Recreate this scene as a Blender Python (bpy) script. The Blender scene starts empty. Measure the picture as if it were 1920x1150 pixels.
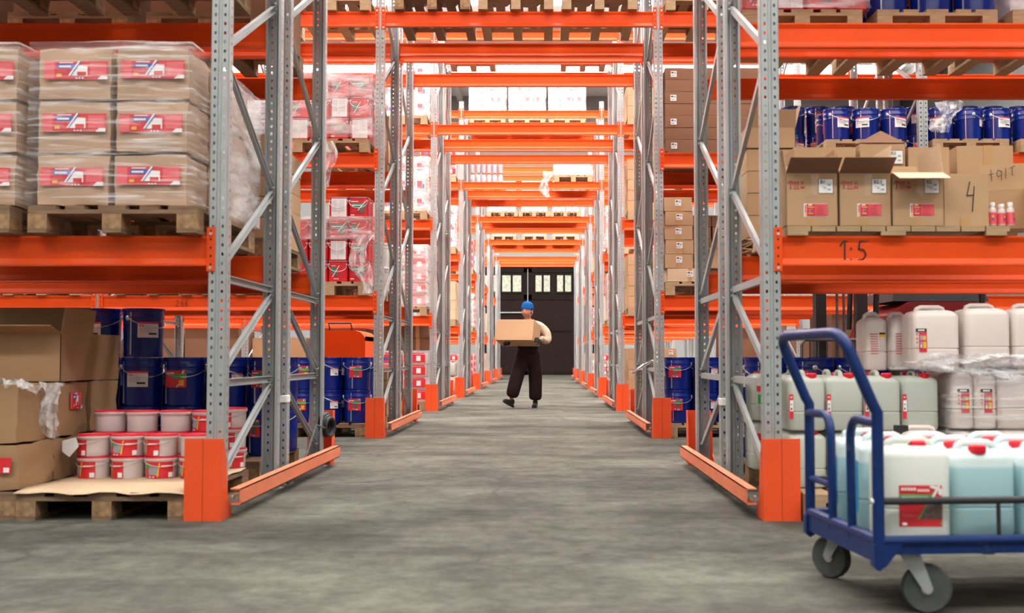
import bpy, math, random
from mathutils import Vector, Matrix
R = random.Random(11)
PI = math.pi
SC = bpy.context.scene
COL = SC.collection
F = 2100.0; CAMH = 0.84; PITCH = math.atan(95 / 2100)

# ---------------------------------------------------------------- materials
MATS = {}
def nodes(name):
    m = bpy.data.materials.new(name); m.use_nodes = True
    nt = m.node_tree; b = nt.nodes['Principled BSDF']
    return m, nt, b
def pm(name, col, rough=0.5, metal=0.0, var=0.12, scale=6.0, bump=0.0, bscale=40.0, spec=0.5, stretch=None, dirt=None, coat=0, trans=0):
    m, nt, b = nodes(name)
    tc = nt.nodes.new('ShaderNodeTexCoord'); src = tc.outputs['Object']
    if stretch:
        mp = nt.nodes.new('ShaderNodeMapping'); mp.inputs['Scale'].default_value = stretch
        nt.links.new(src, mp.inputs['Vector']); src = mp.outputs['Vector']
    nz = nt.nodes.new('ShaderNodeTexNoise'); nz.inputs['Scale'].default_value = scale; nz.inputs['Detail'].default_value = 5
    nt.links.new(src, nz.inputs['Vector'])
    rp = nt.nodes.new('ShaderNodeValToRGB')
    c = col
    rp.color_ramp.elements[0].position = 0.3; rp.color_ramp.elements[1].position = 0.7
    rp.color_ramp.elements[0].color = (c[0]*(1-var), c[1]*(1-var), c[2]*(1-var), 1)
    rp.color_ramp.elements[1].color = (min(1, c[0]*(1+var)), min(1, c[1]*(1+var)), min(1, c[2]*(1+var)), 1)
    nt.links.new(nz.outputs['Fac'], rp.inputs['Fac'])
    out = rp.outputs['Color']
    if dirt:
        n2 = nt.nodes.new('ShaderNodeTexNoise'); n2.inputs['Scale'].default_value = dirt[1]; n2.inputs['Detail'].default_value = 8; n2.inputs['Roughness'].default_value = 0.7
        nt.links.new(tc.outputs['Object'], n2.inputs['Vector'])
        r2 = nt.nodes.new('ShaderNodeValToRGB'); r2.color_ramp.elements[0].position = dirt[2]; r2.color_ramp.elements[1].position = dirt[2] + 0.08
        r2.color_ramp.elements[0].color = (0, 0, 0, 1); r2.color_ramp.elements[1].color = (1, 1, 1, 1)
        nt.links.new(n2.outputs['Fac'], r2.inputs['Fac'])
        mx = nt.nodes.new('ShaderNodeMixRGB'); mx.inputs['Color2'].default_value = (*dirt[0], 1)
        ml = nt.nodes.new('ShaderNodeMath'); ml.operation = 'MULTIPLY'; ml.inputs[1].default_value = dirt[3]
        nt.links.new(r2.outputs['Color'], ml.inputs[0]); nt.links.new(ml.outputs[0], mx.inputs['Fac'])
        nt.links.new(out, mx.inputs['Color1']); out = mx.outputs['Color']
    nt.links.new(out, b.inputs['Base Color'])
    b.inputs['Roughness'].default_value = rough; b.inputs['Metallic'].default_value = metal
    b.inputs['Specular IOR Level'].default_value = spec
    if coat: b.inputs['Coat Weight'].default_value = coat
    if bump:
        nb = nt.nodes.new('ShaderNodeTexNoise'); nb.inputs['Scale'].default_value = bscale; nb.inputs['Detail'].default_value = 4
        nt.links.new(src, nb.inputs['Vector'])
        bp = nt.nodes.new('ShaderNodeBump'); bp.inputs['Strength'].default_value = bump; bp.inputs['Distance'].default_value = 0.01
        nt.links.new(nb.outputs['Fac'], bp.inputs['Height']); nt.links.new(bp.outputs['Normal'], b.inputs['Normal'])
    if trans:
        tr = nt.nodes.new('ShaderNodeBsdfTranslucent'); tr.inputs['Color'].default_value = (*[min(1, x*1.05) for x in col], 1)
        mix = nt.nodes.new('ShaderNodeMixShader'); mix.inputs[0].default_value = trans
        nt.links.new(b.outputs[0], mix.inputs[1]); nt.links.new(tr.outputs[0], mix.inputs[2])
        nt.links.new(mix.outputs[0], nt.nodes['Material Output'].inputs['Surface'])
    MATS[name] = m
    return m
pm('orange', (0.74, 0.070, 0.006), 0.4, 0, 0.06, 3, 0.04, 60, 0.2, dirt=((0.25, 0.06, 0.03), 7, 0.66, 0.5))
pm('orange_guard', (0.74, 0.075, 0.012), 0.5, 0, 0.06, 4, 0.06, 50, 0.4, dirt=((0.22, 0.05, 0.03), 14, 0.64, 0.75))
pm('orange_rail', (0.72, 0.19, 0.09), 0.55, 0, 0.10, 4, 0.1, 50, 0.4, stretch=(4, 1, 4), dirt=((0.36, 0.25, 0.2), 9, 0.58, 0.6))
pm('galv', (0.34, 0.36, 0.36), 0.42, 0.25, 0.08, 6, 0.04, 80, 0.5, dirt=((0.20, 0.20, 0.20), 18, 0.62, 0.5))
pm('dark_steel', (0.12, 0.12, 0.125), 0.5, 0.6, 0.2, 20)
pm('bolt', (0.62, 0.62, 0.62), 0.3, 0.8, 0.05, 20)
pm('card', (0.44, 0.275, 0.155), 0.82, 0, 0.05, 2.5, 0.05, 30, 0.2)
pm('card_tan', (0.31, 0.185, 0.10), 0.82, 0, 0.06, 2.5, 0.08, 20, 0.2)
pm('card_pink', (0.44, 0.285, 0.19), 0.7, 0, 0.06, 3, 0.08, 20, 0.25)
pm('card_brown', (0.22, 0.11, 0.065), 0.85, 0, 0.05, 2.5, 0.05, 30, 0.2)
pm('card_light', (0.58, 0.42, 0.28), 0.8, 0, 0.05, 3, 0.04, 30, 0.2)
pm('tape', (0.45, 0.25, 0.10), 0.3, 0, 0.05, 8)
pm('tape_clear', (0.46, 0.30, 0.19), 0.2, 0, 0.08, 30, 0.1, 60)
pm('wood', (0.20, 0.125, 0.075), 0.8, 0, 0.28, 7, 0.2, 30, 0.2, stretch=(1, 6, 6), dirt=((0.14, 0.10, 0.07), 9, 0.58, 0.6))
pm('wood_light', (0.38, 0.26, 0.15), 0.8, 0, 0.18, 8, 0.15, 30, 0.2, stretch=(1, 5, 8), dirt=((0.25, 0.17, 0.1), 11, 0.62, 0.5))
pm('wood_end', (0.28, 0.17, 0.09), 0.85, 0, 0.35, 26, 0.2, 40, 0.2)
pm('blue', (0.0018, 0.014, 0.175), 0.22, 0, 0.08, 5, 0.03, 14, 0.5)
pm('blue_cart', (0.003, 0.020, 0.105), 0.42, 0, 0.14, 14, 0.05, 60, 0.3, dirt=((0.06, 0.065, 0.08), 16, 0.60, 0.85))
pm('red', (0.55, 0.012, 0.02), 0.38, 0, 0.06, 8)
pm('red_lid', (0.72, 0.01, 0.03), 0.35, 0, 0.05, 8)
pm('red_label', (0.62, 0.02, 0.03), 0.4, 0, 0.05, 20)
pm('pink_label', (0.70, 0.10, 0.12), 0.4, 0, 0.2, 60, stretch=(1, 1, 8))
pm('white_label', (0.78, 0.77, 0.77), 0.5, 0, 0.02, 10)
pm('grey_label', (0.30, 0.31, 0.33), 0.5, 0, 0.1, 60)
pm('green_label', (0.05, 0.36, 0.07), 0.4, 0, 0.08, 20)
pm('teal_label', (0.01, 0.22, 0.12), 0.4, 0, 0.08, 20)
pm('blue_label', (0.02, 0.09, 0.45), 0.4, 0, 0.08, 20)
pm('sky_label', (0.01, 0.30, 0.65), 0.4, 0, 0.05, 20)
pm('yellow_label', (0.80, 0.42, 0.03), 0.4, 0, 0.05, 20)
pm('brown_label', (0.14, 0.09, 0.085), 0.5, 0, 0.5, 120)
pm('ink', (0.012, 0.012, 0.014), 0.6, 0, 0.0, 8)
pm('ink_red', (0.50, 0.04, 0.05), 0.6, 0, 0.0, 8)
pm('white_plastic', (0.80, 0.79, 0.78), 0.4, 0, 0.02, 6, 0, 40, 0.4)
pm('tub_white', (0.70, 0.61, 0.60), 0.4, 0, 0.03, 6, trans=0.15)
pm('can_pink', (0.74, 0.64, 0.60), 0.42, 0, 0.03, 6, trans=0.15)
pm('can_clear', (0.56, 0.59, 0.52), 0.35, 0, 0.04, 5, trans=0.3)
pm('black', (0.012, 0.012, 0.013), 0.6, 0, 0.1, 20)
pm('rubber', (0.055, 0.06, 0.06), 0.7, 0, 0.2, 30, 0.1, 60)
pm('machine_red', (0.20, 0.006, 0.008), 0.3, 0, 0.05, 5)
pm('machine_grey', (0.06, 0.08, 0.09), 0.35, 0.2, 0.1, 5)
pm('gate', (0.016, 0.009, 0.008), 0.8, 0, 0.15, 5, spec=0.1)
pm('gate_trim', (0.011, 0.007, 0.006), 0.8, 0, 0.15, 5, spec=0.1)
pm('dirty_glass', (0.50, 0.50, 0.40), 0.5, 0, 0.35, 9, 0.1, 20, trans=0.2)
pm('wall_dark', (0.06, 0.06, 0.06), 0.85)
pm('wall_grey', (0.26, 0.26, 0.26), 0.85, 0, 0.05, 0.6, 0.05, 3)
pm('wall_white', (0.82, 0.82, 0.80), 0.8, 0, 0.03, 0.6)
pm('green_plastic', (0.03, 0.50, 0.10), 0.4, 0, 0.05, 6)
pm('skin', (0.42, 0.20, 0.13), 0.5, 0, 0.05, 12, trans=0)
pm('stubble', (0.20, 0.10, 0.07), 0.7, 0, 0.1, 30)
pm('lip', (0.30, 0.10, 0.08), 0.5, 0, 0.05, 30)
pm('hair', (0.02, 0.014, 0.012), 0.7, 0, 0.1, 30)
pm('beanie', (0.010, 0.085, 0.30), 0.95, 0, 0.2, 60, 0.5, 120, 0.1)
pm('jacket', (0.50, 0.40, 0.30), 0.9, 0, 0.16, 9, 0.8, 11, 0.1)
pm('trouser', (0.020, 0.012, 0.013), 0.9, 0, 0.2, 9, 0.5, 10, 0.15)
pm('vest', (0.16, 0.075, 0.045), 0.85, 0, 0.15, 9, 0.3, 14, 0.15)
pm('glove', (0.012, 0.013, 0.013), 0.6, 0, 0.2, 30, 0.3, 60)
pm('bottle_clear', (0.78, 0.66, 0.62), 0.15, 0, 0.1, 30, trans=0.3)
pm('silver', (0.36, 0.38, 0.41), 0.3, 0.2, 0.08, 20)
pm('lilac', (0.52, 0.47, 0.53), 0.45, 0, 0.1, 10)

def film_mat(name, lo, hi, stretch, scale, amount, tint=(0.92, 0.92, 0.94)):
    m, nt, b = nodes(name)
    tc = nt.nodes.new('ShaderNodeTexCoord')
    mp = nt.nodes.new('ShaderNodeMapping'); mp.inputs['Scale'].default_value = stretch
    mp.inputs['Rotation'].default_value = (0.05, 0.12, 0)
    nt.links.new(tc.outputs['Object'], mp.inputs['Vector'])
    nz = nt.nodes.new('ShaderNodeTexNoise'); nz.inputs['Scale'].default_value = scale; nz.inputs['Detail'].default_value = 6; nz.inputs['Distortion'].default_value = 0.6
    nt.links.new(mp.outputs['Vector'], nz.inputs['Vector'])
    rp = nt.nodes.new('ShaderNodeValToRGB'); rp.color_ramp.elements[0].position = lo; rp.color_ramp.elements[1].position = hi
    rp.color_ramp.elements[0].color = (amount[0],)*3 + (1,); rp.color_ramp.elements[1].color = (amount[1],)*3 + (1,)
    nt.links.new(nz.outputs['Fac'], rp.inputs['Fac'])
    b.inputs['Base Color'].default_value = (*tint, 1); b.inputs['Roughness'].default_value = 0.45 if 'hang' in name else 0.28
    bp = nt.nodes.new('ShaderNodeBump'); bp.inputs['Strength'].default_value = 0.5; bp.inputs['Distance'].default_value = 0.015
    nt.links.new(nz.outputs['Fac'], bp.inputs['Height']); nt.links.new(bp.outputs['Normal'], b.inputs['Normal'])
    tr = nt.nodes.new('ShaderNodeBsdfTransparent'); mx = nt.nodes.new('ShaderNodeMixShader')
    nt.links.new(rp.outputs['Color'], mx.inputs[0]); nt.links.new(tr.outputs[0], mx.inputs[1]); nt.links.new(b.outputs[0], mx.inputs[2])
    nt.links.new(mx.outputs[0], nt.nodes['Material Output'].inputs['Surface'])
    MATS[name] = m
film_mat('film', 0.48, 0.72, (0.7, 0.7, 11), 4.0, (0.04, 0.50))
film_mat('film_thick', 0.42, 0.70, (1, 1, 4), 2.6, (0.12, 0.62))
film_mat('film_lilac', 0.35, 0.7, (1, 1, 14), 4.0, (0.18, 0.62), (0.80, 0.74, 0.80))
film_mat('film_hang', 0.38, 0.66, (4, 4, 1.5), 5.0, (0.12, 0.65))

def liquid_mat(name, hz, low, high):
    m, nt, b = nodes(name)
    tc = nt.nodes.new('ShaderNodeTexCoord'); sp = nt.nodes.new('ShaderNodeSeparateXYZ')
    nt.links.new(tc.outputs['Object'], sp.inputs[0])
    rp = nt.nodes.new('ShaderNodeValToRGB')
    rp.color_ramp.elements[0].position = hz - 0.004; rp.color_ramp.elements[1].position = hz + 0.004
    rp.color_ramp.elements[0].color = (*low, 1); rp.color_ramp.elements[1].color = (*high, 1)
    nt.links.new(sp.outputs['Z'], rp.inputs['Fac']); nt.links.new(rp.outputs['Color'], b.inputs['Base Color'])
    b.inputs['Roughness'].default_value = 0.32
    tr = nt.nodes.new('ShaderNodeBsdfTranslucent'); mx = nt.nodes.new('ShaderNodeMixShader'); mx.inputs[0].default_value = 0.3
    nt.links.new(rp.outputs['Color'], tr.inputs['Color'])
    nt.links.new(b.outputs[0], mx.inputs[1]); nt.links.new(tr.outputs[0], mx.inputs[2]); nt.links.new(mx.outputs[0], nt.nodes['Material Output'].inputs['Surface'])
    MATS[name] = m
liquid_mat('can_blue', 0.235, (0.40, 0.60, 0.64), (0.66, 0.76, 0.76))
liquid_mat('can_white', 0.35, (0.74, 0.77, 0.72), (0.74, 0.77, 0.72))

def floor_mat():
    m, nt, b = nodes('concrete')
    L = nt.links.new
    tc = nt.nodes.new('ShaderNodeTexCoord'); P = tc.outputs['Object']
    def noise(s, d, r=0.6, vec=None):
        n = nt.nodes.new('ShaderNodeTexNoise'); n.inputs['Scale'].default_value = s; n.inputs['Detail'].default_value = d; n.inputs['Roughness'].default_value = r
        L(vec or P, n.inputs['Vector']); return n.outputs['Fac']
    def ramp(f, p0, p1, c0, c1):
        r = nt.nodes.new('ShaderNodeValToRGB'); r.color_ramp.elements[0].position = p0; r.color_ramp.elements[1].position = p1
        r.color_ramp.elements[0].color = (*c0, 1); r.color_ramp.elements[1].color = (*c1, 1); L(f, r.inputs['Fac']); return r.outputs['Color']
    base = ramp(noise(1.3, 12, 0.68), 0.36, 0.64, (0.068, 0.066, 0.054), (0.142, 0.139, 0.117))
    mp = nt.nodes.new('ShaderNodeMapping'); mp.inputs['Scale'].default_value = (0.45, 1.6, 1); L(P, mp.inputs['Vector'])
    stain = ramp(noise(0.8, 7, 0.65, mp.outputs['Vector']), 0.46, 0.68, (0, 0, 0), (0.7, 0.7, 0.7))
    mx = nt.nodes.new('ShaderNodeMixRGB'); L(stain, mx.inputs['Fac']); L(base, mx.inputs['Color1']); mx.inputs['Color2'].default_value = (0.032, 0.028, 0.025, 1)
    fine = ramp(noise(9, 10, 0.78), 0.34, 0.68, (0.62,)*3, (1.25,)*3)
    m2 = nt.nodes.new('ShaderNodeMixRGB'); m2.blend_type = 'MULTIPLY'; m2.inputs['Fac'].default_value = 1; L(mx.outputs[0], m2.inputs['Color1']); L(fine, m2.inputs['Color2'])
    # cracks
    vo = nt.nodes.new('ShaderNodeTexVoronoi'); vo.feature = 'DISTANCE_TO_EDGE'; vo.inputs['Scale'].default_value = 0.36
    dn = nt.nodes.new('ShaderNodeTexNoise'); dn.inputs['Scale'].default_value = 1.6; dn.inputs['Detail'].default_value = 8; L(P, dn.inputs['Vector'])
    ad = nt.nodes.new('ShaderNodeMixRGB'); ad.blend_type = 'ADD'; ad.inputs['Fac'].default_value = 0.75; L(P, ad.inputs['Color1']); L(dn.outputs['Color'], ad.inputs['Color2'])
    L(ad.outputs[0], vo.inputs['Vector'])
    cr = ramp(vo.outputs['Distance'], 0.0, 0.012, (1, 1, 1), (0, 0, 0))
    gate = ramp(noise(0.5, 4), 0.42, 0.52, (0, 0, 0), (0.85, 0.85, 0.85))
    mu = nt.nodes.new('ShaderNodeMixRGB'); mu.blend_type = 'MULTIPLY'; mu.inputs['Fac'].default_value = 1; L(cr, mu.inputs['Color1']); L(gate, mu.inputs['Color2'])
    m3 = nt.nodes.new('ShaderNodeMixRGB'); L(mu.outputs[0], m3.inputs['Fac']); L(m2.outputs[0], m3.inputs['Color1']); m3.inputs['Color2'].default_value = (0.06, 0.055, 0.05, 1)
    L(m3.outputs[0], b.inputs['Base Color'])
    b.inputs['Roughness'].default_value = 0.85; b.inputs['Specular IOR Level'].default_value = 0.08
    bp = nt.nodes.new('ShaderNodeBump'); bp.inputs['Strength'].default_value = 0.25; bp.inputs['Distance'].default_value = 0.01
    L(noise(16, 6), bp.inputs['Height']); L(bp.outputs['Normal'], b.inputs['Normal'])
    MATS['concrete'] = m
floor_mat()
def emit_mat(name, col, s):
    m, nt, b = nodes(name)
    b.inputs['Base Color'].default_value = (0.8, 0.8, 0.8, 1)
    b.inputs['Emission Color'].default_value = (*col, 1); b.inputs['Emission Strength'].default_value = s
    MATS[name] = m
emit_mat('skylight', (1.0, 0.985, 0.93), 13.0)
emit_mat('skylight_front', (1.0, 0.985, 0.93), 26.0)
emit_mat('skylight_dim', (1.0, 0.985, 0.93), 5.0)
emit_mat('skylight_far', (1.0, 0.98, 0.93), 44.0)
emit_mat('skylight_mid', (1.0, 0.98, 0.93), 36.0)
emit_mat('fill_panel_glow', (0.97, 0.99, 1.0), 0.5)

# ---------------------------------------------------------------- mesh builder
class MB:
    def __init__(s): s.v = []; s.f = []; s.m = []; s.mats = []
    def mi(s, mat):
        if mat not in s.mats: s.mats.append(mat)
        return s.mats.index(mat)
    def add(s, vs, fs, mat, M=None):
        b = len(s.v); k = s.mi(mat)
        for p in vs:
            p = Vector(p)
            if M is not None: p = M @ p
            s.v.append(tuple(p))
        for f in fs: s.f.append(tuple(b + i for i in f)); s.m.append(k)
        return s
    def box(s, x0, x1, y0, y1, z0, z1, mat, M=None):
        vs = [(x, y, z) for x in (x0, x1) for y in (y0, y1) for z in (z0, z1)]
        return s.add(vs, [(0, 1, 3, 2), (4, 6, 7, 5), (0, 4, 5, 1), (2, 3, 7, 6), (0, 2, 6, 4), (1, 5, 7, 3)], mat, M)
    def lathe(s, prof, n, mat, M=None, close=True):
        vs = []; fs = []
        for (r, z) in prof:
            for i in range(n):
                a = 2*PI*i/n; vs.append((r*math.cos(a), r*math.sin(a), z))
        for j in range(len(prof)-1):
            for i in range(n):
                fs.append((j*n+i, j*n+(i+1) % n, (j+1)*n+(i+1) % n, (j+1)*n+i))
        if close:
            fs.append(tuple(range(n-1, -1, -1))); fs.append(tuple((len(prof)-1)*n+i for i in range(n)))
        return s.add(vs, fs, mat, M)
    def tube(s, pts, r, mat, n=8, M=None, closed=False):
        pts = [Vector(p) for p in pts]; vs = []; fs = []; up = None
        N = len(pts)
        for k, p in enumerate(pts):
            if closed: d = pts[(k+1) % N] - pts[k-1]
            else: d = pts[min(k+1, N-1)] - pts[max(k-1, 0)]
            d.normalize()
            if up is None:
                up = Vector((0, 0, 1)) if abs(d.z) < 0.9 else Vector((0, 1, 0))
            a = d.cross(up); 
            if a.length < 1e-5: a = d.cross(Vector((1, 0, 0)))
            a.normalize(); c = a.cross(d).normalized(); up = c
            rr = r[k] if isinstance(r, (list, tuple)) else r
            for i in range(n):
                t = 2*PI*i/n; vs.append(p + a*(rr*math.cos(t)) + c*(rr*math.sin(t)))
        M_ = N if closed else N-1
        for k in range(M_):
            q = (k+1) % N
            for i in range(n): fs.append((k*n+i, q*n+i, q*n+(i+1) % n, k*n+(i+1) % n))
        if not closed:
            fs.append(tuple(range(n))); fs.append(tuple((N-1)*n+i for i in range(n-1, -1, -1)))
        return s.add(vs, fs, mat, M)
    def rings(s, w, d, rad, levels, mat, M=None, seg=4):
        """rounded rectangle rings; levels = [(inset, z)]"""
        vs = []; fs = []; n = 4*(seg+1)
        for (ins, z) in levels:
            hw, hd = w/2-ins, d/2-ins; r = max(0.002, min(rad, hw, hd) if ins < rad*0.9 else min(rad*0.5, hw, hd))
            for q, (sx, sy) in enumerate(((1, 1), (-1, 1), (-1, -1), (1, -1))):
                for i in range(seg+1):
                    a = q*PI/2 + i*PI/2/seg
                    vs.append((sx*(hw-r)+r*math.cos(a), sy*(hd-r)+r*math.sin(a), z))
        for j in range(len(levels)-1):
            for i in range(n): fs.append((j*n+i, j*n+(i+1) % n, (j+1)*n+(i+1) % n, (j+1)*n+i))
        fs.append(tuple(range(n-1, -1, -1))); fs.append(tuple((len(levels)-1)*n+i for i in range(n)))
        return s.add(vs, fs, mat, M)
    def poly(s, pts, mat, M=None): return s.add(pts, [tuple(range(len(pts)))], mat, M)
    def prism(s, prof, axis, a0, a1, mat, M=None):
        """closed 2D profile extruded along axis 0/1/2"""
        n = len(prof); vs = []
        for a in (a0, a1):
            for (p, q) in prof:
                vs.append({0: (a, p, q), 1: (p, a, q), 2: (p, q, a)}[axis])
        fs = [(i, (i+1) % n, n+(i+1) % n, n+i) for i in range(n)] + [tuple(range(n-1, -1, -1)), tuple(range(n, 2*n))]
        return s.add(vs, fs, mat, M)
    def bar(s, a, b, w, h, mat, upv=(0, 0, 1)):
        a = Vector(a); b = Vector(b); d = (b-a); L = d.length; d.normalize()
        x = d.cross(Vector(upv)); x.normalize(); z = x.cross(d)
        M = Matrix((( x.x, d.x, z.x, a.x), (x.y, d.y, z.y, a.y), (x.z, d.z, z.z, a.z), (0, 0, 0, 1)))
        return s.box(-w/2, w/2, 0, L, -h/2, h/2, mat, M)
    def mesh(s, name='part', smooth=35):
        me = bpy.data.meshes.new(name)
        me.from_pydata(s.v, [], s.f)
        for m in s.mats: me.materials.append(MATS[m])
        me.polygons.foreach_set('material_index', s.m)
        if smooth:
            me.polygons.foreach_set('use_smooth', [True]*len(me.polygons))
            me.update(); me.set_sharp_from_angle(angle=math.radians(smooth))
        me.update()
        return me

# ---------------------------------------------------------------- objects
USED = {}
def tag(o, label=None, cat=None, group=None, kind=None):
    if label:
        o['label'] = label
        n = len(label.replace(',', ' ').split())
        if n > 16 or n < 4: print('LABELLEN', n, label)
        k = label.lower()
        if k in USED and (group is None or USED[k] != group): print('DUPLABEL', label)
        USED[k] = group
    if cat: o['category'] = cat
    if group: o['group'] = group
    if kind: o['kind'] = kind
    return o
def ob(name, me, parent=None, M=None):
    o = bpy.data.objects.new(name, me); COL.objects.link(o)
    if parent is not None: o.parent = parent
    if M is not None: o.matrix_local = M
    return o
def TR(x=0, y=0, z=0, rz=0, rx=0, ry=0, s=1):
    return Matrix.Translation((x, y, z)) @ Matrix.Rotation(rz, 4, 'Z') @ Matrix.Rotation(ry, 4, 'Y') @ Matrix.Rotation(rx, 4, 'X') @ Matrix.Scale(s, 4)
def inst(name, tpl, M, label, cat, group=None):
    """copies of one kind share the meshes of their parts; every copy is its own thing with its own parts"""
    if isinstance(tpl, bpy.types.Mesh):
        o = ob(name, tpl, None, M); return tag(o, label, cat, group)
    r = ob(name, None, None, M); tag(r, label, cat, group); r.empty_display_size = 0.05
    for p in tpl:
        o = ob(p[0], p[1], r, p[3] if len(p) > 3 else None)
        if len(p) > 4 and p[4]: o['label'] = p[4]
        for q in (p[2] if len(p) > 2 and p[2] else ()):
            ob(q[0], q[1], o, q[2] if len(q) > 2 else None)
    return r
def struct(name, mb, kids=()):
    o = ob(name, mb.mesh(name, 0)); o['kind'] = 'structure'
    return o

# flat or curved print on a label: quads (x0,z0,x1,z1) or 4 points
def decal(mb, items, y=0.0, Rc=None, M=None, step=0.0006):
    for k, (q, mat) in enumerate(items):
        if len(q) == 4 and not isinstance(q[0], tuple): x0, z0, x1, z1 = q; q = ((x0, z0), (x1, z0), (x1, z1), (x0, z1))
        off = step*(k+1)
        n = 1 if Rc is None else max(1, int(abs(q[1][0]-q[0][0])/0.02)+1)
        vs = []; fs = []
        for i in range(n+1):
            t = i/n
            for (a, b) in ((0, 1), (3, 2)):
                x = q[a][0]*(1-t)+q[b][0]*t; z = q[a][1]*(1-t)+q[b][1]*t
                if Rc is None: vs.append((x, y-off, z))
                else:
                    an = x/Rc; vs.append(((Rc+off)*math.sin(an), -(Rc+off)*math.cos(an), z))
        for i in range(n): fs.append((2*i, 2*i+2, 2*i+3, 2*i+1))
        mb.add(vs, fs, mat, M)
    return mb
def text_into(mb, s, x, z, size, mat, y=0.0, M=None, align='LEFT'):
    cu = bpy.data.curves.new('txt', 'FONT'); cu.body = s; cu.size = size; cu.align_x = align; cu.resolution_u = 3
    o = bpy.data.objects.new('txt', cu); COL.objects.link(o)
    dg = bpy.context.evaluated_depsgraph_get(); me = bpy.data.meshes.new_from_object(o.evaluated_get(dg))
    vs = [(v.co.x+x, y, v.co.y+z) for v in me.vertices]; fs = [tuple(p.vertices) for p in me.polygons]
    mb.add(vs, fs, mat, M)
    bpy.data.objects.remove(o); bpy.data.curves.remove(cu); bpy.data.meshes.remove(me)
def stroke(mb, pts, w, mat, y=0.0, M=None):
    for a, b in zip(pts, pts[1:]):
        dx, dz = b[0]-a[0], b[1]-a[1]; L = math.hypot(dx, dz) or 1; nx, nz = -dz/L*w/2, dx/L*w/2
        ex, ez = dx/L*w/3, dz/L*w/3
        mb.add([(a[0]-ex+nx, y, a[1]-ez+nz), (a[0]-ex-nx, y, a[1]-ez-nz), (b[0]+ex-nx, y, b[1]+ez-nz), (b[0]+ex+nx, y, b[1]+ez+nz)], [(0, 1, 2, 3)], mat, M)

# print designs, centred on (0,0) of width w and height h
def D_carton(w, h):
    X = lambda a: (a-.5)*w
    Z = lambda a: (a-.5)*h
    it = [((X(0), Z(0), X(1), Z(1)), 'red_label'), ((X(.0), Z(.05), X(.16), Z(.95)), 'pink_label'), ((X(.72), Z(.2), X(.98), Z(.9)), 'pink_label'),
          ((X(.2), Z(.6), X(.5), Z(.84)), 'blue_label'), ((X(.23), Z(.66), X(.42), Z(.76)), 'white_label'),
          (((X(.42), Z(.2)), (X(.68), Z(.2)), (X(.68), Z(.75)), (X(.55), Z(.78))), 'white_label'),
          ((X(.52), Z(.12), X(.66), Z(.42)), 'red'), (((X(.38), Z(.2)), (X(.41), Z(.2)), (X(.57), Z(1)), (X(.54), Z(1))), 'white_label'),
          (((X(.41), Z(.2)), (X(.425), Z(.2)), (X(.585), Z(1)), (X(.57), Z(1))), 'blue_label'),
          ((X(.2), Z(.14), X(.28), Z(.3)), 'yellow_label'), (((X(.84), Z(0)), (X(1), Z(0)), (X(1), Z(.2)), (X(.9), Z(.2))), 'white_label')]
    it += [((X(.24), Z(.88), X(.46), Z(.93)), 'white_label')]
    it += [((X(.5+.05*i), Z(.03), X(.53+.05*i), Z(.09)), 'white_label') for i in range(3)]
    it += [((X(.22), Z(.36+.07*i), X(.36), Z(.385+.07*i)), 'pink_label') for i in range(3)]
    return it
def D_pail_white(w, h):
    it = [((-w/2, -h/2, w/2, h/2), 'white_label'), ((-w/2, h*.38, w/2, h/2), 'red_label')]
    it += [((-w*.4, h*.2, -w*.35, h*.3), 'red_label'), ((-w*.3, h*.2, -w*.22, h*.3), 'ink_red'), ((w*.0, -h*.32, w*.38, -h*.2), 'ink')]
    it += [((-w*.4, h*(.08-.08*i), w*(.1+.05*(i % 3)), h*(.1-.08*i)), 'grey_label') for i in range(4)]
    return it
def D_pail_red(w, h):
    return [((-w/2, -h/2, w/2, h/2), 'red_label'), ((-w*.2, h*.1, w*.5, h*.35), 'teal_label'), ((-w*.1, -h*.35, w*.25, h*.02), 'brown_label'),
            (((-w*.12, -h*.4), (-w*.05, -h*.4), (w*.42, h*.5), (w*.36, h*.5)), 'white_label'), ((-w*.42, h*.32, -w*.02, h*.38), 'white_label'),
            ((-w*.42, h*.15, -w*.22, h*.19), 'white_label'), ((w*.1, -h*.45, w*.16, -h*.38), 'white_label'), ((w*.2, -h*.45, w*.26, -h*.38), 'white_label')]
def D_pail_green(w, h):
    return [((-w/2, -h/2, w/2, h/2), 'red_label'), ((-w*.1, h*.02, w*.5, h*.3), 'green_label'), (((w*.1, -h*.5), (w*.15, -h*.5), (w*.42, h*.5), (w*.36, h*.5)), 'white_label'),
            ((w*.2, -h*.4, w*.4, -h*.05), 'yellow_label'), ((-w*.4, h*.3, -w*.0, h*.38), 'white_label')]
def D_tub(w, h):
    return [((-w/2, -h/2, w/2, h/2), 'red_label'), ((-w*.35, -h*.3, -w*.02, h*.25), 'grey_label'), ((-w*.48, h*.1, -w*.3, h*.4), 'green_label'),
            (((-w*.05, -h*.4), (0, -h*.4), (w*.06, h*.45), (w*.02, h*.45)), 'yellow_label'), ((w*.32, -h*.45, w*.47, -h*.15), 'white_label'),
            ((w*.1, h*.2, w*.42, h*.28), 'white_label'), ((-w*.3, -h*.45, -w*.24, -h*.38), 'white_label'), ((-w*.18, -h*.45, -w*.12, -h*.38), 'white_label')]
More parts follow.
